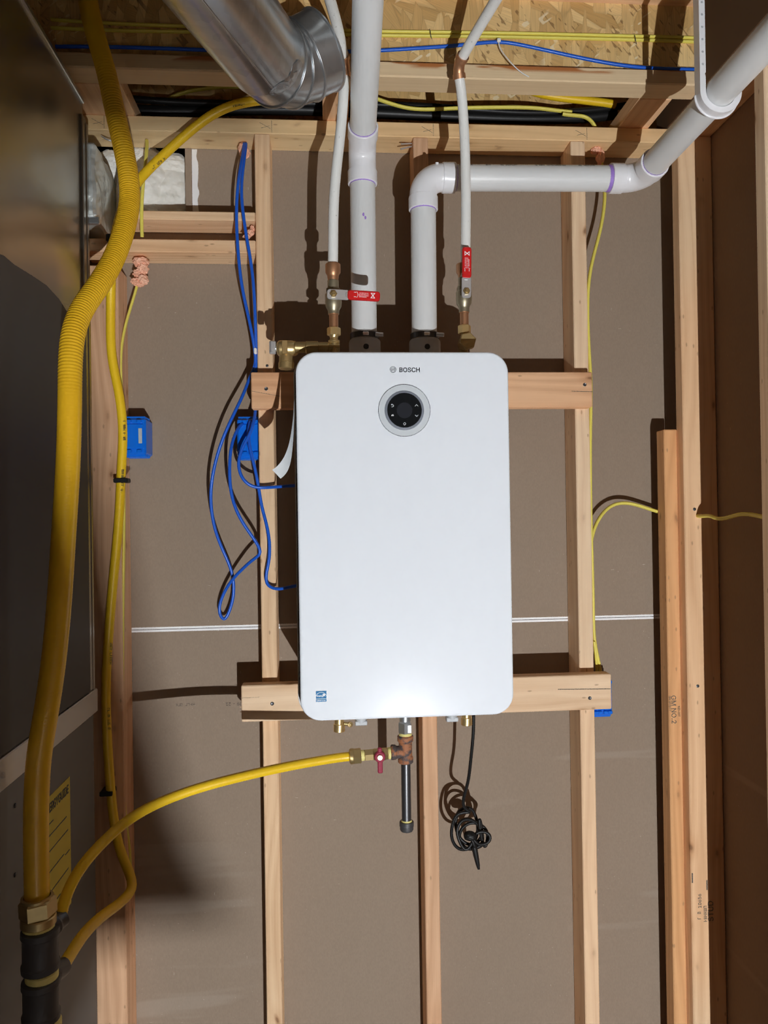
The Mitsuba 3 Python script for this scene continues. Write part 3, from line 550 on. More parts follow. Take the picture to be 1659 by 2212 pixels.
# ---------------------------------------------------------------- gas connection under the heater
YG = -.31; G0 = (0.1679, -0.31, 0.9743); gx = G0[0]; gz = lambda y: G0[2]+(1625-y)*((0.1689, -0.31, 1.0416)[2]-(0.1657, -0.31, 0.8346)[2])/200.0
dn = (0, 0, -1); ppm = .00104
k = thing('gas_connection', 'gas connection with a rusty tee and capped drip leg below the heater', 'pipe fitting')
obj('union', cat(lathe((gx, YG, ZB+.003), dn, [(0, .0125), (ZB+.003-gz(1557), .0125), (ZB+.003-gz(1560), .0140)], 28), hexa((gx, YG, gz(1559)), (gx, YG, gz(1583)), .0160, .2)), 'm_union', 25, parent=k, label='grey metal union')
obj('data_plate', cbox(gx+.004, gx+.0125, YG-.0152, YG-.013, gz(1580), gz(1563), .0006), 'm_white', parent=k)
obj('thread_tape', cat(lathe((gx, YG, gz(1582)), dn, [(0, .0120), (.003, .0145), (.009, .0150), (.011, .0125)], 26)), 'm_tape_yellow', 35, parent=k)
zc = gz(1624)
t1 = obj('tee', cat(lathe((gx, YG, gz(1588)), dn, [(0, .0155), (.002, .0180), (.012, .0180), (.015, .0150), (.046, .0150), (.049, .0170), (.060, .0170), (.062, .0150)], 32),
    lathe((gx, YG, zc), (-1, 0, 0), [(0, .0135), (.020, .0140), (.023, .0165), (.031, .0170), (.033, .0150)], 32)), 'm_rust', 35, parent=k, label='rusty iron tee')
obj('drip_leg', cyl((gx, YG, gz(1648)), (gx, YG, gz(1780)), .01065, 28), 'm_iron', 35, parent=k)
obj('thread_tape', cat(lathe((gx, YG, gz(1771)), dn, [(0, .0110), (.003, .0128), (.009, .0130)], 26)), 'm_tape_yellow', 35, parent=k)
obj('cap', lathe((gx, YG, gz(1774)), dn, [(0, .0150), (.002, .0160), (.010, .0160), (.011, .0152), (.018, .0150), (.021, .0135), (.023, .009)], 32), 'm_iron_matte', 35, parent=k)
vx = lambda px: gx-(876-px)*ppm
ax = norm((-1, 0, -.045)); P0 = V(gx, YG, zc)
al = lambda px: P0+ax*((876-px)*ppm)
obj('thread_tape', cat(lathe(al(847), ax, [(0, .0105), (.002, .0128), (.008, .0130), (.010, .0110)], 26)), 'm_tape_yellow', 35, parent=k)
k2 = thing('gas_valve', 'small brass gas cock with a dark red lever on the left of the rusty tee', 'valve')
obj('body', cat(hexa(al(839), al(826), .0130), cyl(al(828), al(806), .0125, 26), hexa(al(807), al(787), .0135, .3)), 'm_brass_dull', 25, parent=k2)
cc = al(819)+V(0, -.012, 0)
h = obj('lever', cat(lathe(cc, (0, -1, 0), [(0, .0115), (.006, .0125), (.010, .0120), (.012, .010)], 32), cbox(cc[0]-.0050, cc[0]+.0060, cc[1]-.011, cc[1]-.003, cc[2]-.036, cc[2], .002), cbox(cc[0]-.0045, cc[0]+.0045, cc[1]-.011, cc[1]-.003, cc[2], cc[2]+.0205, .002)), 'm_red_dark', 30, parent=k2)
obj('hub_nut', cat(cyl(cc+V(0, -.011, 0), cc+V(0, -.0155, 0), .0062, 18), cyl(cc+V(0, -.015, 0), cc+V(0, -.017, 0), .0030, 12)), 'm_brass', 35, parent=h)
obj('thread_tape', cat(lathe(al(788), ax, [(0, .0105), (.002, .0118), (.008, .0118), (.010, .0105)], 24)), 'm_tape_yellow', 35, parent=k2)
obj('flare_nut', cat(hexa(al(780), al(763), .0172, .1), lathe(al(764), ax, [(0, .0165), (.002, .0172), (.008, .0168), (.010, .0125)], 28)), 'm_brass_dull', 20, parent=k2)

# ---------------------------------------------------------------- yellow gas lines
def corrugated(pts, r, step, period, depth, sides=22, n=200):
    p, s = even(spline(pts, n), step); return tube(p, r+depth*np.cos(2*np.pi*s/period), sides)
e = al(757)
obj('gas_tube', corrugated([tuple(al(766)), tuple(al(745)), (-0.0747, -0.338, 0.9652), (-0.208, -0.39, 0.9575), (-0.2972, -0.425, 0.9459), (-0.3778, -0.475, 0.9267), (-0.4274, -0.55, 0.9023), (-0.4545, -0.61, 0.8735), (-0.4665, -0.635, 0.8416), (-0.4705, -0.645, 0.8148)], .0100, .0022, .0055, .00022), 'm_gas_tube', True,
    label='yellow gas tube sweeping from the small gas cock down to the iron pipe', category='gas pipe')
k = obj('gas_tube', corrugated([(-0.0593, -0.16, 2.5325), (-0.1225, -0.17, 2.515), (-0.2155, -0.16, 2.5013), (-0.2948, -0.15, 2.4608), (-0.3894, -0.15, 2.3745), (-0.4333, -0.175, 2.3098), (-0.4643, -0.195, 2.2404), (-0.4856, -0.19, 2.1714), (-0.506, -0.15, 2.1082), (-0.5179, -0.12, 2.0051), (-0.5181, -0.112, 1.9052), (-0.5048, -0.108, 1.8208), (-0.4965, -0.106, 1.7245), (-0.5012, -0.106, 1.6223), (-0.5082, -0.106, 1.5089), (-0.5227, -0.108, 1.362), (-0.5349, -0.11, 1.227), (-0.5425, -0.112, 1.1036), (-0.5409, -0.112, 0.9685), (-0.5329, -0.115, 0.8399), (-0.5106, -0.13, 0.7164), (-0.4796, -0.16, 0.6644), (-0.468, -0.19, 0.6456), (-0.4748, -0.24, 0.6422), (-0.4818, -0.34, 0.6665), (-0.4791, -0.5, 0.7074), (-0.4768, -0.585, 0.7165), (-0.4751, -0.63, 0.7223)], .0110, .0022, .0055, .00022, n=400), 'm_gas_tube', True,
    label='yellow gas tube running down the left stud, behind the big ribbed hose', category='gas pipe')
obj('printed_line', cat(*[scribble(pt, xd, u_, .0052, 11, i_) for i_, (pt, xd, u_) in enumerate((((-0.4113, -0.166, 2.3353), (.8, 0, .62), (-.62, 0, .8)), ((-0.2086, -0.172, 2.4915), (1, 0, .28), (-.28, 0, 1)), ((-0.492, -0.1178, 1.7514), (0, 0, -1), (1, 0, 0)), ((-0.4969, -0.1178, 1.6272), (-.05, 0, -1), (1, 0, -.05)), ((-0.5285, -0.1222, 1.2062), (-.03, 0, -1), (1, 0, 0)), ((-0.5364, -0.1242, 1.0502), (.03, 0, -1), (1, 0, 0))))]), 'm_ink', parent=k)
obj('tube_clip', cat(cbox((-0.517, -0.11, 1.6019)[0], (-0.4827, -0.11, 1.6015)[0], -.1205, -.0895, (-0.5004, -0.11, 1.596)[2], (-0.5003, -0.11, 1.6073)[2], .002)), 'm_rubber_black', label='black clip holding the yellow tube to the left stud, upper one', category='clip')
obj('tube_clip', cat(cbox((-0.5573, -0.11, 0.8448)[0], (-0.5265, -0.11, 0.8435)[0], -.1290, -.0895, (-0.5431, -0.11, 0.8386)[2], (-0.543, -0.11, 0.8498)[2], .002)), 'm_rubber_black', label='black clip holding the yellow tube to the left stud, lower one', category='clip')
obj('tube_clip', cat(cbox((-0.5261, -0.11, 2.1951)[0], (-0.5072, -0.11, 2.1953)[0], -.125, -.0895, (-0.5173, -0.11, 2.1838)[2], (-0.5171, -0.11, 2.202)[2], .002)), 'm_rubber_black', label='black clip beside the metal duct at the end of the header boards', category='clip')
hp = [(-0.4965, -0.35, 2.6569), (-0.4916, -0.355, 2.6139), (-0.4766, -0.36, 2.5418), (-0.4555, -0.36, 2.4634), (-0.4386, -0.362, 2.3837), (-0.4221, -0.37, 2.311), (-0.407, -0.38, 2.2379), (-0.4002, -0.395, 2.1731), (-0.4014, -0.43, 2.1015), (-0.4116, -0.48, 2.0181), (-0.4287, -0.53, 1.9478), (-0.4441, -0.57, 1.8944), (-0.4508, -0.605, 1.833), (-0.4487, -0.63, 1.7289), (-0.45, -0.64, 1.6057), (-0.4569, -0.645, 1.4845), (-0.4644, -0.65, 1.3645), (-0.4757, -0.655, 1.2457), (-0.4881, -0.66, 1.1599), (-0.4978, -0.663, 1.09), (-0.5015, -0.667, 0.9735), (-0.5002, -0.67, 0.8611)]
p, s = even(spline(hp, 400), .0014)
from_top = np.clip((s-.15)/.12, 0, 1)*np.clip((1.02-s)/.12, 0, 1)
obj('gas_hose', tube(p, .0203+(.0001+.00075*from_top)*np.cos(2*np.pi*s/.0060), 30), 'm_gas_hose', True, label='big ribbed yellow gas hose in the left foreground', category='gas pipe')
MX, MY = (-0.487, -0.6773, 0.79)[0], (-0.487, -0.6773, 0.79)[1]
mz = lambda y: 1.503+(1118-y)*(1.503-(-0.487, -0.6773, 0.79)[2])/(2040-1118.)
k = thing('gas_manifold', 'dark iron gas pipe with two tees at the lower left', 'pipe fitting')
M0 = lambda y: V(MX-.006+(2040-y)*(-.00004), MY, mz(y))
obj('hose_nut', cat(hexa(M0(1940), M0(1978), .0300, .2, .003), lathe(M0(1976), dn, [(0, .027), (.002, .0285), (.014, .0285), (.016, .026)], 34), shell(M0(1934), dn, [(0, .0215), (.001, .026), (.005, .026), (.006, .0215)], 34)), 'm_brass_dull', 20, parent=k, label='brass nut at the end of the hose')
obj('thread_tape', lathe(M0(1994), dn, [(0, .023), (.004, .0255), (.010, .0255), (.012, .023)], 32), 'm_tape_yellow', 35, parent=k)
def mtee(y0, y1):
    h_ = mz(y0)-mz(y1); bz = mz(y0)-.020
    dv = norm((.93, .30, .12)); c0 = V(MX-.006, MY, mz(y0)-h_*.30)
    return obj('iron_tee', cat(lathe((MX-.006, MY, mz(y0)), dn, [(0, .026), (.003, .0305), (.012, .0310), (.016, .0285), (h_-.016, .0285), (h_-.012, .0310), (h_-.003, .0305), (h_, .026)], 36)), 'm_iron_matte', 35, parent=k)
mtee(2002, 2096)
obj('thread_tape', lathe(M0(2094), dn, [(0, .023), (.004, .0262), (.014, .0262), (.018, .023)], 32), 'm_tape_yellow', 35, parent=k)
mtee(2112, 2205)
obj('thread_tape', lathe(M0(2203), dn, [(0, .023), (.004, .0262), (.014, .0262), (.018, .023)], 32), 'm_tape_yellow', 35, parent=k)
obj('lower_pipe', cyl(M0(2215), V(MX-.006, MY, 0.001), .0215, 28), 'm_iron_matte', 35, parent=k)
for tip, src in (((-0.4705, -0.645, 0.8148), 2016), ((-0.4751, -0.63, 0.7223), 2120)):
    c0 = V(MX-.006, MY, mz(src)); t_ = V(*tip); a = norm(t_-c0)
    obj('branch_fitting', cat(lathe(c0, a, [(0, .020), (.028, .0195), (.031, .0180), (np.linalg.norm(t_-c0)-.006, .0165), (np.linalg.norm(t_-c0)+.006, .0150), (np.linalg.norm(t_-c0)+.008, .012)], 26)), 'm_iron', 35, parent=k)

def norm_rows(v): return v/np.linalg.norm(v, axis=1, keepdims=True)
# ---------------------------------------------------------------- furnace and ducts on the left
XF = -.55
k = thing('furnace', 'grey sheet metal furnace cabinet at the lower left with a yellow energy label', 'furnace')
obj('cabinet', cbox(-1.10, XF, -1.25, -.185, .002, 1.092, .004), 'm_cabinet', parent=k)
obj('seam_strip', cat(cbox(-1.104, XF+.008, -1.255, -.180, 1.058, 1.112, .002), *[cyl((XF+.007, y, 1.085), (XF+.012, y, 1.085), .005, 10) for y in (-.70, -.88)]), 'm_trim_metal', parent=k, label='pale metal seam strip below the duct')
yl0, yl1, zl0, zl1 = (-0.549, -0.4914, 0.9024)[1]-.03, (-0.549, -0.3562, 0.8655)[1], (-0.549, -0.3598, 0.7698)[2]-.07, (-0.549, -0.3525, 0.9655)[2]
lb = obj('energy_label', pbox(XF, XF+.0012, yl0-.02, yl1, zl0, zl1), 'm_label_yellow', parent=k, label='yellow paper energy label with black print')
lt = [text('ENERGYGUIDE', .017, (XF+.0013, yl1-.145, zl1-.030), xdir=(0, 1, 0), up=(0, 0, 1), bold=True, stretch=.80)]
for zz, w0, w1 in ((.052, 0, .4), (.075, 0, .85), (.105, .1, .9), (.145, .0, .75), (.150, .8, .95), (.185, .05, .9), (.215, .1, .6)): lt += [line((XF+.0012, yl0+(yl1-yl0)*w0, zl1-zz), (XF+.0012, yl0+(yl1-yl0)*w1, zl1-zz), .0022, n=(1, 0, 0))]
obj('black_print', cat(lt), 'm_ink', parent=lb)
obj('screw', cat(*[lathe((XF, p_[1], p_[2]), (1, 0, 0), [(-.001, .004), (.002, .004), (.003, .002)], 12) for p_ in ((-0.55, -0.6325, 1.0097), (-0.55, -0.6359, 0.8906))]), 'm_iron', parent=k)
k = thing('supply_duct', 'tall galvanised metal duct box standing on the furnace at the upper left', 'duct')
m = pbox(-1.10, XF, -1.20, -.205, 1.1125, 2.478); m = m.subdivide_to_size(.05)
vv = m.vertices; on = np.abs(vv[:, 0]-XF) < 1e-6; vv[on, 0] += -.003+.009*(meshkit.fbm(np.stack([vv[on, 1]*3.1, vv[on, 2]*2.3, 0*vv[on, 1]], 1), 2, 3)-.5); m.vertices = vv
obj('side_panels', m, 'm_plenum', True, parent=k)
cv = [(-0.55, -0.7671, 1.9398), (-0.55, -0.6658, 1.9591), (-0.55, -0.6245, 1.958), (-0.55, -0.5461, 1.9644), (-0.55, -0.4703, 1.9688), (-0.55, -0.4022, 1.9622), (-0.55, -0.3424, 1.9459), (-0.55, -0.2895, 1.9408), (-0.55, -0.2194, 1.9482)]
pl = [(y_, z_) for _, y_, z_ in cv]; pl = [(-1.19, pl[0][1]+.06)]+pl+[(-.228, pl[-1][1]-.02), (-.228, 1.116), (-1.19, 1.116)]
m = trimesh.creation.extrude_polygon(Polygon(pl), .0030, engine='earcut'); m.vertices = np.stack([XF+.0035+m.vertices[:, 2], m.vertices[:, 0], m.vertices[:, 1]], 1); m.fix_normals()  # thin dark layer over the lower side panel, top edge curved
obj('dark_lower_layer', m, 'm_dark_matte', parent=k, label='dark matte layer over the lower part of the duct side')
obj('drive_seam', cat(cbox(XF-.02, XF+.004, -.226, -.200, 1.1125, 2.440, .002), cbox(XF-.004, XF+.006, -.205, -.192, 1.1125, 2.43, .0015)), 'm_plenum', parent=k, label='folded seam along the back corner')
obj('top_fold', cbox(-1.10, XF+.003, -1.20, -.208, 2.470, 2.482, .002), 'm_galv', parent=k)
# foil wrapped branch duct that goes through the wall and the loose fibre around it
k = thing('branch_duct', 'foil faced branch duct that passes through the wall behind the duct box', 'duct')
m = cbox(-.80, -.532, -.190, .20, 2.216, 2.390, .006).subdivide_to_size(.02); nz = meshkit.fbm(m.vertices*9, 3, 5)-.5
m.vertices = m.vertices+nz[:, None]*V(.03, 0, .022); obj('foil_jacket', m, 'm_foil', True, parent=k)
obj('drip_edge', cbox(-.56, -.522, -.190, -.178, 2.201, 2.217, .002), 'm_galv', parent=k)
ins = thing('wall_insulation', 'loose white glass fibre stuffed into the opening in the wall by the big hose', 'insulation')
for i, (x, y, z, r) in enumerate(((-.410, .045, 2.362, (.072, .045, .100)), (-.475, .03, 2.385, (.075, .045, .090)), (-.400, .05, 2.300, (.060, .045, .050)), (-.480, .025, 2.295, (.065, .04, .055)), (-.512, -.015, 2.25, (.022, .03, .07)), (-.508, -.01, 2.34, (.022, .03, .085)), (-.54, .04, 2.43, (.06, .05, .05)), (-.400, .05, 2.435, (.060, .045, .045)), (-.470, .04, 2.45, (.06, .045, .04)))):
    m = blob((0, 0, 0), r, .16, i+11, 5, 1.6); n_ = norm_rows(m.vertices); w = m.vertices
    m.vertices = w+n_*((meshkit.fbm(w*70+i, 3, i)-.5)*.006+(meshkit.noise(w*400+i, i)-.5)*.0022)[:, None]+V(x, y, z)
    obj('fibre_tuft', m, 'm_fluff', True, parent=ins)
obj('drywall_strip', cbox((-0.3555, 0, 2.3776)[0], (-0.3388, -0, 2.3779)[0], -.0055, .012, 2.262, ZP-.0005, .0008), 'm_paper', label='narrow brown drywall strip right of the white fibre', category='drywall strip')
v = [];  n_ = 26
xa, xb = (-0.3383, -0, 2.3779)[0], (-0.3233, 0, 2.3782)[0]
pl = [(xa, 2.2635)]+[(xa, 2.471)]+[(xb+.004*(meshkit.noise(V(t*11, 0, 3))-.5)*2, 2.471-t*.2075) for t in np.linspace(0, 1, n_)]
m = trimesh.creation.extrude_polygon(Polygon(pl), .0025, engine='earcut'); m.vertices = np.stack([m.vertices[:, 0], -m.vertices[:, 2]-.0003, m.vertices[:, 1]], 1); m.fix_normals()
obj('torn_edge', m, 'm_white', label='white torn paper edge of the drywall between the fibre and the blue cables', category='paper edge')
# round duct
k = thing('round_duct', 'shiny galvanised round duct with an elbow hanging below the joists', 'duct')
D1 = norm((.053, .137, 0)); E0 = V(*(-0.1051, -0.5535, 2.385)); RD = .076
obj('straight_pipe', shell(E0-D1*1.5, D1, [(0, RD), (1.5, RD), (1.5, RD-.0008), (0, RD-.0008), (0, RD)], 72), 'm_galv', 30, parent=k)
obj('lock_seam', tube([E0-D1*1.5+V(.022, 0, -RD+.003), E0+V(.022, 0, -RD+.003)], .0022, 8, .7), 'm_galv', True, parent=k)
D2 = norm((.80, .20, .56)); th = math.acos(np.dot(D1, D2)); nrm = norm(D2-D1*np.dot(D1, D2)); RB = .100; cen = E0+nrm*RB
ctr = lambda t: cen+RB*(-nrm*math.cos(t)+D1*math.sin(t)); dirn = lambda t: D1*math.cos(t)+nrm*math.sin(t)
NG = 3; sid = np.cross(D1, nrm)
for i in range(NG):
    t0, t1 = th*i/NG, th*(i+1)/NG; rings = []
    for t in (t0, t1):
        g = np.arange(64)*2*np.pi/64; u_ = -nrm*math.cos(t)+D1*math.sin(t)
        rings.append([ctr(t)+RD*(math.cos(x)*u_+math.sin(x)*sid) for x in g])
    v = np.vstack(rings); q_ = [(a, (a+1)%64, 64+(a+1)%64, 64+a) for a in range(64)]
    obj('elbow_gore', (v, np.array(q_)), 'm_galv', True, parent=k)
    obj('gore_bead', tube([ctr(t1)+(RD+.001)*(math.cos(x)*(-nrm*math.cos(t1)+D1*math.sin(t1))+math.sin(x)*sid) for x in np.linspace(0, 2*np.pi, 65)], .0026, 8), 'm_galv', True, parent=k)
obj('end_collar', shell(ctr(th), dirn(th), [(0, RD), (.045, RD), (.046, RD+.003), (.049, RD+.003), (.050, RD), (.050, RD-.002), (0, RD-.001), (0, RD)], 64), 'm_galv', 30, parent=k)
for i, x in enumerate(np.linspace(.55, 1.15, 3)):
    c_ = E0+(RD+.0005)*(math.cos(x)*V(.93, -.36, 0)+math.sin(x)*V(0, 0, -1))+D1*.004*(i % 2-.5)
    m = blob((0, 0, 0), (.020, .013, .0016), .30, i, 4, 1.6); zax = norm(c_-E0); xa_ = np.cross(zax, D1); M = np.eye(4); M[:3, 0], M[:3, 1], M[:3, 2], M[:3, 3] = xa_, D1, zax, c_; m.apply_transform(M)
    obj('foil_tape', m, 'm_galv', True, parent=k)

# ---------------------------------------------------------------- electrical
def device_box(label, x0, x1, z0, z1, y0, gang=1, sticker=False):
    k = thing('outlet_box', label, 'electrical box')
    obj('shell', cbox(x0, x1, y0, -.0008, z0+.006, z1-.006, .004), 'm_blue_box', parent=k)
    obj('end_ribs', cat(*[cbox(x0+.002, x1-.002, y0+.006+.014*i, y0+.014+.014*i, z0, z1, .002) for i in range(int((-y0-.012)/.014))]), 'm_blue_box', parent=k)
    w = (x1-x0)/gang
    for i in range(gang):
        cxx = x0+w*(i+.5)
        obj('back_panel', cat(cbox(cxx-w*.40, cxx+w*.40, y0-.003, y0+.002, z0+.020, z1-.020, .0015), *[cbox(cxx+sx*w*.22-.006, cxx+sx*w*.22+.006, y0-.006, y0+.004, zz-.0045, zz+.0045, .0018) for sx in (-1, 1) for zz in (z0+.014, z1-.014)]), 'm_blue_box', parent=k)
    if sticker: obj('bar_code', cat(cbox(x1-.0175, x1-.0085, y0-.0034, y0-.001, (z0+z1)/2-.018, (z0+z1)/2+.020, .0004)), 'm_cap_grey', parent=k)
    return k
device_box('blue outlet box fixed to the left stud beside the yellow tube', (-0.5008, -0.06, 1.7182)[0]-.004, (-0.4484, -0.06, 1.7179)[0], (-0.4754, -0.06, 1.6621)[2], (-0.4741, -0.06, 1.7647)[2], -.075, 1, True)
device_box('double blue outlet box behind the hanging blue cables', (-0.2237, -0.06, 1.7163)[0], -.1690, (-0.2048, -0.06, 1.6549)[2], (-0.2033, -0.06, 1.7633)[2], -.070, 2)
device_box('blue outlet box peeping out below the right end of the lower board', .6842, (0.7379, -0.06, 0.9779)[0], (0.7128, -0.06, 0.9691)[2], (0.7146, -0.06, 1.076)[2], -.070, 2)
def cable(label, pts, r=.0040, mat='m_blue_cable', category='cable', n=140, squash=1.0, sides=14, group=None, key='cable'):
    return obj(key, tube(spline(pts, n), r, sides, squash), mat, True, label=label, category=category, group=group)
cable('blue cable that hangs lowest, ending in a loop by the white drywall seam', [(-0.1971, -0.06, 2.4605), (-0.1984, -0.085, 2.4188), (-0.2046, -0.12, 2.3445), (-0.2107, -0.125, 2.2678), (-0.2087, -0.125, 2.1651), (-0.1994, -0.12, 2.0696), (-0.1834, -0.11, 1.9864), (-0.1733, -0.095, 1.9149), (-0.1762, -0.081, 1.8888), (-0.1881, -0.081, 1.8596), (-0.2028, -0.1, 1.8156), (-0.2308, -0.12, 1.7497), (-0.2641, -0.115, 1.6706), (-0.2836, -0.105, 1.5914), (-0.2877, -0.09, 1.5401), (-0.2823, -0.07, 1.4821), (-0.2673, -0.05, 1.4285), (-0.2495, -0.04, 1.3803), (-0.2424, -0.035, 1.3442), (-0.2435, -0.03, 1.308), (-0.2522, -0.03, 1.2725), (-0.2679, -0.03, 1.2467), (-0.2782, -0.03, 1.2612), (-0.2711, -0.035, 1.3032), (-0.2452, -0.05, 1.3455), (-0.2128, -0.075, 1.3783), (-0.184, -0.095, 1.4022), (-0.1681, -0.104, 1.4174), (-0.1722, -0.106, 1.4371), (-0.196, -0.112, 1.4755), (-0.2207, -0.118, 1.5216), (-0.2344, -0.12, 1.573), (-0.237, -0.12, 1.63), (-0.233, -0.11, 1.6822), (-0.2212, -0.09, 1.7246), (-0.2091, -0.073, 1.744)], key='blue_cable', n=320)
cable('blue cable running down beside the stud, then curving behind the heater at mid height', [(-0.1929, -0.055, 2.4631), (-0.1949, -0.075, 2.4179), (-0.2002, -0.1, 2.3362), (-0.1976, -0.11, 2.2742), (-0.1872, -0.112, 2.193), (-0.1762, -0.108, 2.1138), (-0.1712, -0.104, 2.0111), (-0.1716, -0.088, 1.9223), (-0.1746, -0.08, 1.8422), (-0.1753, -0.082, 1.7835), (-0.1776, -0.098, 1.7523), (-0.187, -0.112, 1.7161), (-0.2038, -0.118, 1.6812), (-0.2142, -0.12, 1.6469), (-0.2113, -0.12, 1.6161), (-0.1972, -0.118, 1.5932), (-0.1753, -0.112, 1.5818), (-0.1436, -0.11, 1.5803), (-0.1123, -0.118, 1.5819), (-0.0519, -0.116, 1.5847)], key='blue_cable', n=240)
cable('blue cable crossing the stud and ending behind the heater lowest down', [(-0.1888, -0.078, 1.7491), (-0.1918, -0.098, 1.7177), (-0.1879, -0.108, 1.6786), (-0.1781, -0.11, 1.6358), (-0.1688, -0.108, 1.5841), (-0.1606, -0.106, 1.5323), (-0.1498, -0.106, 1.4861), (-0.1435, -0.108, 1.4401), (-0.1464, -0.108, 1.3941), (-0.1528, -0.106, 1.3597), (-0.1485, -0.106, 1.3389), (-0.1324, -0.11, 1.3297), (-0.1104, -0.116, 1.3298), (-0.0555, -0.116, 1.3389)], key='blue_cable', n=200)
obj('cable_clip', cat(cbox((-0.1755, -0.095, 1.9265)[0], -.1685, -.107, -.092, (-0.174, -0.1, 1.9139)[2], (-0.1738, -0.1, 1.9289)[2], .002)), 'm_white', label='small white cable staple on the stud at the pair of blue cables', category='clip')
def foam(label, parts):
    k = thing('foam_seal', label, 'foam')
    for i, (c, r) in enumerate(parts): obj('foam_lump', blob(c, r, .45, i+3, 4, 2.8), 'm_foam', True, parent=k)
foam('orange foam where the blue cables pass the top plate', [((-0.2006, -0.05, 2.4512), (.012, .014, .016)), ((-0.193, -0.045, 2.4442), (.009, .012, .012))])
foam('lump of orange foam hanging below the knotted header', [((-0.4588, -0.06, 2.1548), (.019, .018, .012)), ((-0.4533, -0.06, 2.1385), (.013, .015, .014)), ((-0.4638, -0.055, 2.126), (.016, .014, .010)), ((-0.4708, -0.06, 2.1056), (.013, .012, .009)), ((-0.4524, -0.065, 2.1089), (.013, .012, .012)), ((-0.4618, -0.06, 2.0987), (.010, .011, .007))])
foam('orange foam where a yellow cable passes the top plate at the right stud', [((0.7264, -0.05, 2.4678), (.012, .014, .008)), ((0.7387, -0.05, 2.4495), (.010, .013, .022))])
foam('bits of orange foam at the end of the header by the blue cables', [((-0.1825, -0.075, 2.2266), (.009, .010, .009)), ((-0.1909, -0.085, 2.2134), (.009, .010, .005)), ((-0.1782, -0.07, 2.238), (.006, .008, .008))])
NM = dict(r=.0060, mat='m_nm', squash=.75, key='yellow_cable', sides=16)
cable('thin yellow cable hanging in front of the white glass fibre', [(-0.4399, -0.06, 2.4633), (-0.436, -0.09, 2.3998), (-0.4412, -0.1, 2.3318), (-0.4449, -0.102, 2.2678), (-0.4451, -0.1, 2.2033)], **{**NM, 'r': .0042})
cable('yellow cable dropping from the orange foam lump below the header', [(-0.4687, -0.055, 2.1025), (-0.4795, -0.055, 2.0638), (-0.4973, -0.06, 1.998), (-0.5069, -0.07, 1.9258), (-0.5066, -0.075, 1.8437), (-0.5039, -0.078, 1.7278), (-0.503, -0.078, 1.5318), (-0.5077, -0.08, 1.302), (-0.5117, -0.08, 1.0726), (-0.5122, -0.08, 0.8549), (-0.5095, -0.07, 0.7477), (-0.5067, -0.05, 0.6581), (-0.5109, -0.05, 0.5944)], **{**NM, 'r': .0045})
cable('yellow cable running down the right side of the right stud', [(0.7386, -0.05, 2.4433), (0.7448, -0.055, 2.398), (0.7423, -0.065, 2.3322), (0.7291, -0.07, 2.2566), (0.7073, -0.075, 2.1814), (0.6891, -0.08, 2.0947), (0.6865, -0.083, 1.9367), (0.6898, -0.083, 1.8401), (0.6864, -0.082, 1.6954), (0.6854, -0.08, 1.4544), (0.6879, -0.078, 1.2733), (0.691, -0.075, 1.1764), (0.7018, -0.07, 1.1208), (0.717, -0.05, 1.0677)], **{**NM, 'r': .0058}, n=180)
cable('yellow cable arching from the right stud across to the orange lumber', [(0.692, -0.06, 1.4234), (0.7019, -0.055, 1.4597), (0.7258, -0.05, 1.4997), (0.7597, -0.045, 1.525), (0.7977, -0.045, 1.5294), (0.8445, -0.045, 1.5177), (0.885, -0.045, 1.5047), (0.9335, -0.045, 1.4966)], **{**NM, 'r': .0060})
cable('yellow cable leaving the corner stud towards the right edge of the picture', [(0.9517, -0.12, 1.4948), (0.9498, -0.15, 1.4924), (0.9507, -0.19, 1.4923), (0.9523, -0.22, 1.4866), (0.9562, -0.26, 1.4888), (0.9543, -0.32, 1.4963), (0.9528, -0.37, 1.495), (0.9436, -0.43, 1.4899), (0.9413, -0.5, 1.4889)], **{**NM, 'r': .0062})
cable('second yellow cable fanning out above the lower board at the right stud', [(0.6878, -0.08, 1.1712), (0.6938, -0.075, 1.128), (0.7039, -0.055, 1.0692)], **{**NM, 'r': .0045})
# cables above
YW = -.2645
cable('pair of yellow cables stapled along the web of the joist, upper strand', [(-0.6002, -0.2645, 2.6285), (-0.3561, -0.2645, 2.6234), (-0.0959, -0.2645, 2.6249), (0.1434, -0.2645, 2.6266), (0.3331, -0.2645, 2.6308), (0.5537, -0.2645, 2.6339), (0.7785, -0.2645, 2.6359), (0.9616, -0.2645, 2.6364)], **{**NM, 'r': .0046})
cable('pair of yellow cables stapled along the web of the joist, lower strand', [(-0.6004, -0.2645, 2.6098), (-0.3562, -0.2645, 2.6097), (-0.0961, -0.2645, 2.6148), (0.1432, -0.2645, 2.6174), (0.3329, -0.2645, 2.6216), (0.5535, -0.2645, 2.6251), (0.7784, -0.2645, 2.627), (0.9614, -0.2645, 2.6264)], **{**NM, 'r': .0046})
obj('cable_staple', tube([(0.2555, -0.259, 2.6394), (0.2547, -0.272, 2.6276), (0.2566, -0.272, 2.6137), (0.2596, -0.259, 2.6178)], .0008, 8), 'm_iron', True, label='metal staple over the yellow cables left of the right water pipe', category='staple')
obj('cable_staple', tube([(0.747, -0.259, 2.645), (0.7425, -0.272, 2.6321), (0.7456, -0.272, 2.6168), (0.7523, -0.259, 2.6208)], .0008, 8), 'm_iron', True, label='metal staple over the yellow cables near the pipe hanger', category='staple')
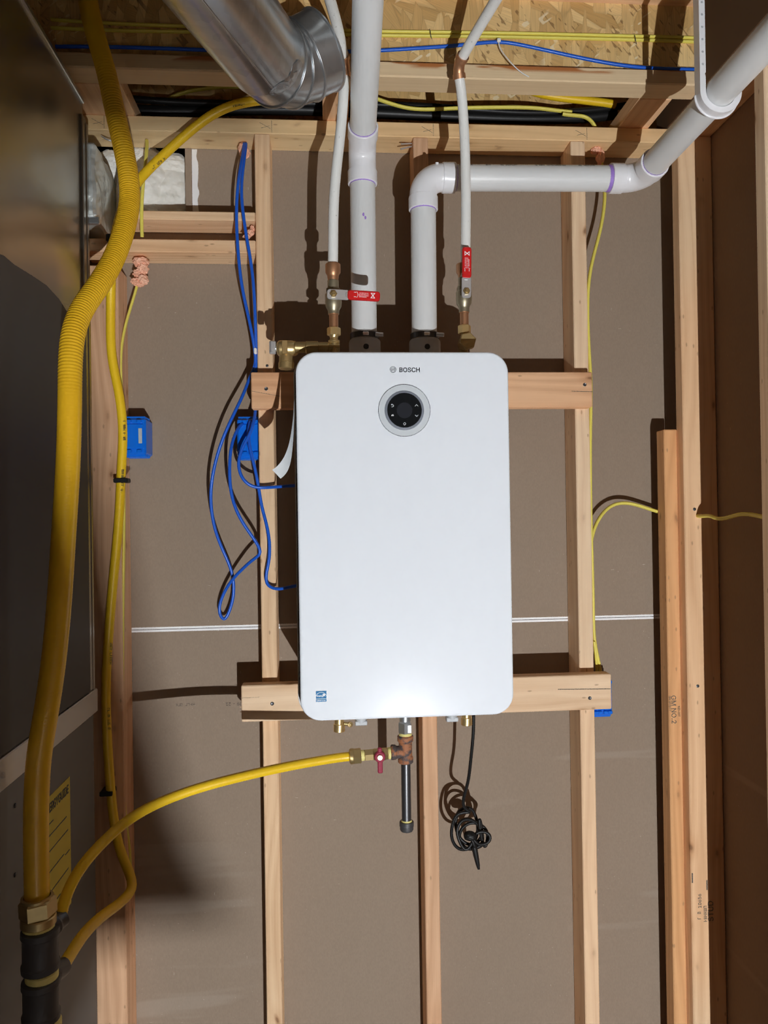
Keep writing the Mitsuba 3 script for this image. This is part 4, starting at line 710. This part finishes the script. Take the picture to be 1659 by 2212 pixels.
cable('blue cable strung along the joist just above its bottom flange', [(-0.5889, -0.27, 2.564), (-0.4067, -0.27, 2.5678), (-0.2008, -0.27, 2.567), (-0.0544, -0.27, 2.5685), (0.137, -0.268, 2.5801), (0.245, -0.267, 2.5906), (0.3323, -0.266, 2.6006), (0.4146, -0.266, 2.6098), (0.4748, -0.267, 2.6035), (0.6066, -0.27, 2.5774), (0.7275, -0.275, 2.5573), (0.829, -0.275, 2.5537), (0.9571, -0.27, 2.5572)], .0040, key='blue_cable', n=160)
obj('zip_tie', cat(tube(spline([(0.4174, -0.2595, 2.6238), (0.4154, -0.272, 2.6071), (0.4177, -0.275, 2.5912), (0.4307, -0.287, 2.5604), (0.4508, -0.292, 2.5344), (0.48, -0.295, 2.5131)], 20), .0014, 8, .5), cbox((0.4115, -0.27, 2.6104)[0], (0.4203, -0.27, 2.6107)[0], -.276, -.270, (0.4147, -0.27, 2.6061)[2], (0.4148, -0.27, 2.6137)[2], .001)), 'm_pex', True, label='translucent zip tie tail hanging from the blue cable on the joist', category='zip tie')
BK = dict(r=.0085, mat='m_rubber_black', key='black_cable')
cable('thick black cable lying in the gap above the top plate, upper one', [(-0.5489, -0.02, 2.5943), (-0.3267, -0.02, 2.5835), (-0.1603, -0.02, 2.5855), (0.0083, -0.02, 2.5899), (0.1914, -0.02, 2.5911), (0.3769, -0.02, 2.5861), (0.5651, -0.02, 2.581), (0.7434, -0.02, 2.5944), (0.8337, -0.02, 2.6093)], **BK)
cable('thick black cable lying in the gap above the top plate, lower one', [(-0.5563, 0.005, 2.5767), (-0.3311, 0.005, 2.5752), (-0.114, 0.005, 2.5857), (0.1314, 0.005, 2.5834), (0.3813, 0.005, 2.5785), (0.6361, 0.005, 2.5799), (0.8047, 0.005, 2.5968)], **{**BK, 'r': .0145})
cable('yellow cable sagging in the gap between joist and top plate', [(0.1164, -0.05, 2.5992), (0.1644, -0.05, 2.5836), (0.2126, -0.05, 2.5704), (0.2611, -0.05, 2.5656), (0.3467, -0.05, 2.5702), (0.4451, -0.05, 2.5752), (0.5567, -0.05, 2.5769), (0.6065, -0.05, 2.5733), (0.6628, -0.05, 2.5686)], **NM)
cable('short bent yellow cable end above the top plate', [(0.6343, -0.06, 2.5576), (0.6779, -0.06, 2.5538), (0.7028, -0.06, 2.547), (0.7188, -0.06, 2.5302), (0.7261, -0.05, 2.5233)], **NM)
cable('arched yellow cable behind the round duct at the left', [(-0.4235, 0.02, 2.5908), (-0.3812, 0.02, 2.6237), (-0.3208, 0.02, 2.6414), (-0.2602, 0.02, 2.6492), (-0.1629, 0.02, 2.6507)], **NM)
k = cable('thick printed yellow gas tube showing in the gap right of the right water pipe', [(0.5382, -0.03, 2.6406), (0.6134, -0.03, 2.6216), (0.6765, -0.03, 2.6146), (0.74, -0.03, 2.6088), (0.791, -0.03, 2.6027)], .0105, 'm_gas_tube', 'gas pipe', key='gas_tube')
# nails
def nail(label, a, b, bend=None):
    pts = [a]+([bend] if bend else [])+[b]; obj('nail', tube(spline(pts, 10) if bend else np.array(pts, float), .0019, 8), 'm_chrome', True, label=label, category='nail')
nail('bent nail poking from the top plate beside the big hose', (-0.5473, -0.075, 2.4649), (-0.5028, -0.06, 2.4584), (-0.5255, -0.085, 2.4488))
nail('nail poking through beside the middle stud, upper of two', (0.2037, -0.085, 2.4559), (0.2542, -0.055, 2.4744))
nail('nail poking through beside the middle stud, lower of two', (0.2023, -0.085, 2.4428), (0.2542, -0.055, 2.4708))
# power cord
cr = [(0.3448, -0.2, 1.0223), (0.3435, -0.19, 0.9582), (0.3397, -0.175, 0.8976), (0.3333, -0.155, 0.8344), (0.3305, -0.14, 0.7775)]
cb = V(*(0.3404, -0.125, 0.7112)); mm = .00115
def oval(px_, py_, rx, ry, rot, t0, t1, dy0, dy1, n=9):
    out = []
    for i, t in enumerate(np.radians(np.linspace(t0, t1, n))):
        a, b_ = rx*math.cos(t), ry*math.sin(t); r_ = math.radians(rot)
        out.append(tuple(cb+V((px_-1011+a*math.cos(r_)-b_*math.sin(r_))*mm, dy0+(dy1-dy0)*i/(n-1), -(py_-1797+a*math.sin(r_)+b_*math.cos(r_))*mm)))
    return out
cr += oval(1004, 1792, 30, 44, 5, -80, -400, -.012, .012)+oval(1012, 1785, 27, 38, -12, -60, -380, .010, -.014)+oval(1022, 1806, 30, 30, 20, 20, -330, -.012, .006)+oval(1014, 1800, 36, 26, 60, 40, -300, .004, -.02)+oval(1038, 1803, 17, 13, 0, 180, 500, -.02, -.026)
cr += [(0.3393, -0.15, 0.7182), (0.3456, -0.152, 0.7017), (0.3518, -0.148, 0.6803)]
k = obj('power_cord', tube(spline(cr, 620), .0040, 12), 'm_rubber_black', True, label='black power cord hanging below the heater, knotted into a bundle', category='cord')
obj('plug', cat(lathe((0.3507, -0.148, 0.6849), V(*(0.3614, -0.148, 0.6295))-V(*(0.3507, -0.148, 0.6849)), [(0, .006), (.004, .0075), (.034, .0060), (.05, .0045), (.058, .003)], 16), blob((0.3419, -0.148, 0.7104), (.017, .012, .012), .2, 5, 3)), 'm_rubber_black', 35, parent=k)

# ---------------------------------------------------------------- unseen blockers added behind the photographer to shade the left from the lamp
k = thing('added_stool', 'unseen low stool added behind the photographer to hold the lamp blocker', 'stool')
obj('seat', cbox(-.16, .35, -3.49, -3.21, .131, .1466, .003), 'm_wood_x', parent=k)
for x in (-.08, 0):
    for y in (-3.47, -3.25): obj('leg', cbox(x, x+.02, y, y+.02, 0, .1315, .002), 'm_wood_z', parent=k)
k = thing('added_blocker', 'unseen blocker added on the stool to shade the left from the lamp', 'bag')
def trap(x0, x1, z, y0=-3.39, y1=-3.32): return np.array([(x0, y0, z), (x1, y0, z), (x1, y1, z), (x0, y1, z)])
obj('blocker_body', loft([trap(-.13, .421, .1468), trap(-.13, .4085, .175), trap(-.13, .3985, .215), trap(-.13, .393, .2535), trap(-.08, .385, .288)]), 'm_blocker', parent=k)  # added shape, outlined to cast the soft shadow on the left
for x in (-.10, .18): obj('blocker_post', cbox(x, x+.025, -3.365, -3.345, .23, .360, .002), 'm_wood_z', parent=k)
obj('blocker_bar', cbox(-.14, .4345, -3.385, -3.325, .3535, .420, .004), 'm_wood_x', parent=k)  # added bar that keeps the lamp off the upper left joist end
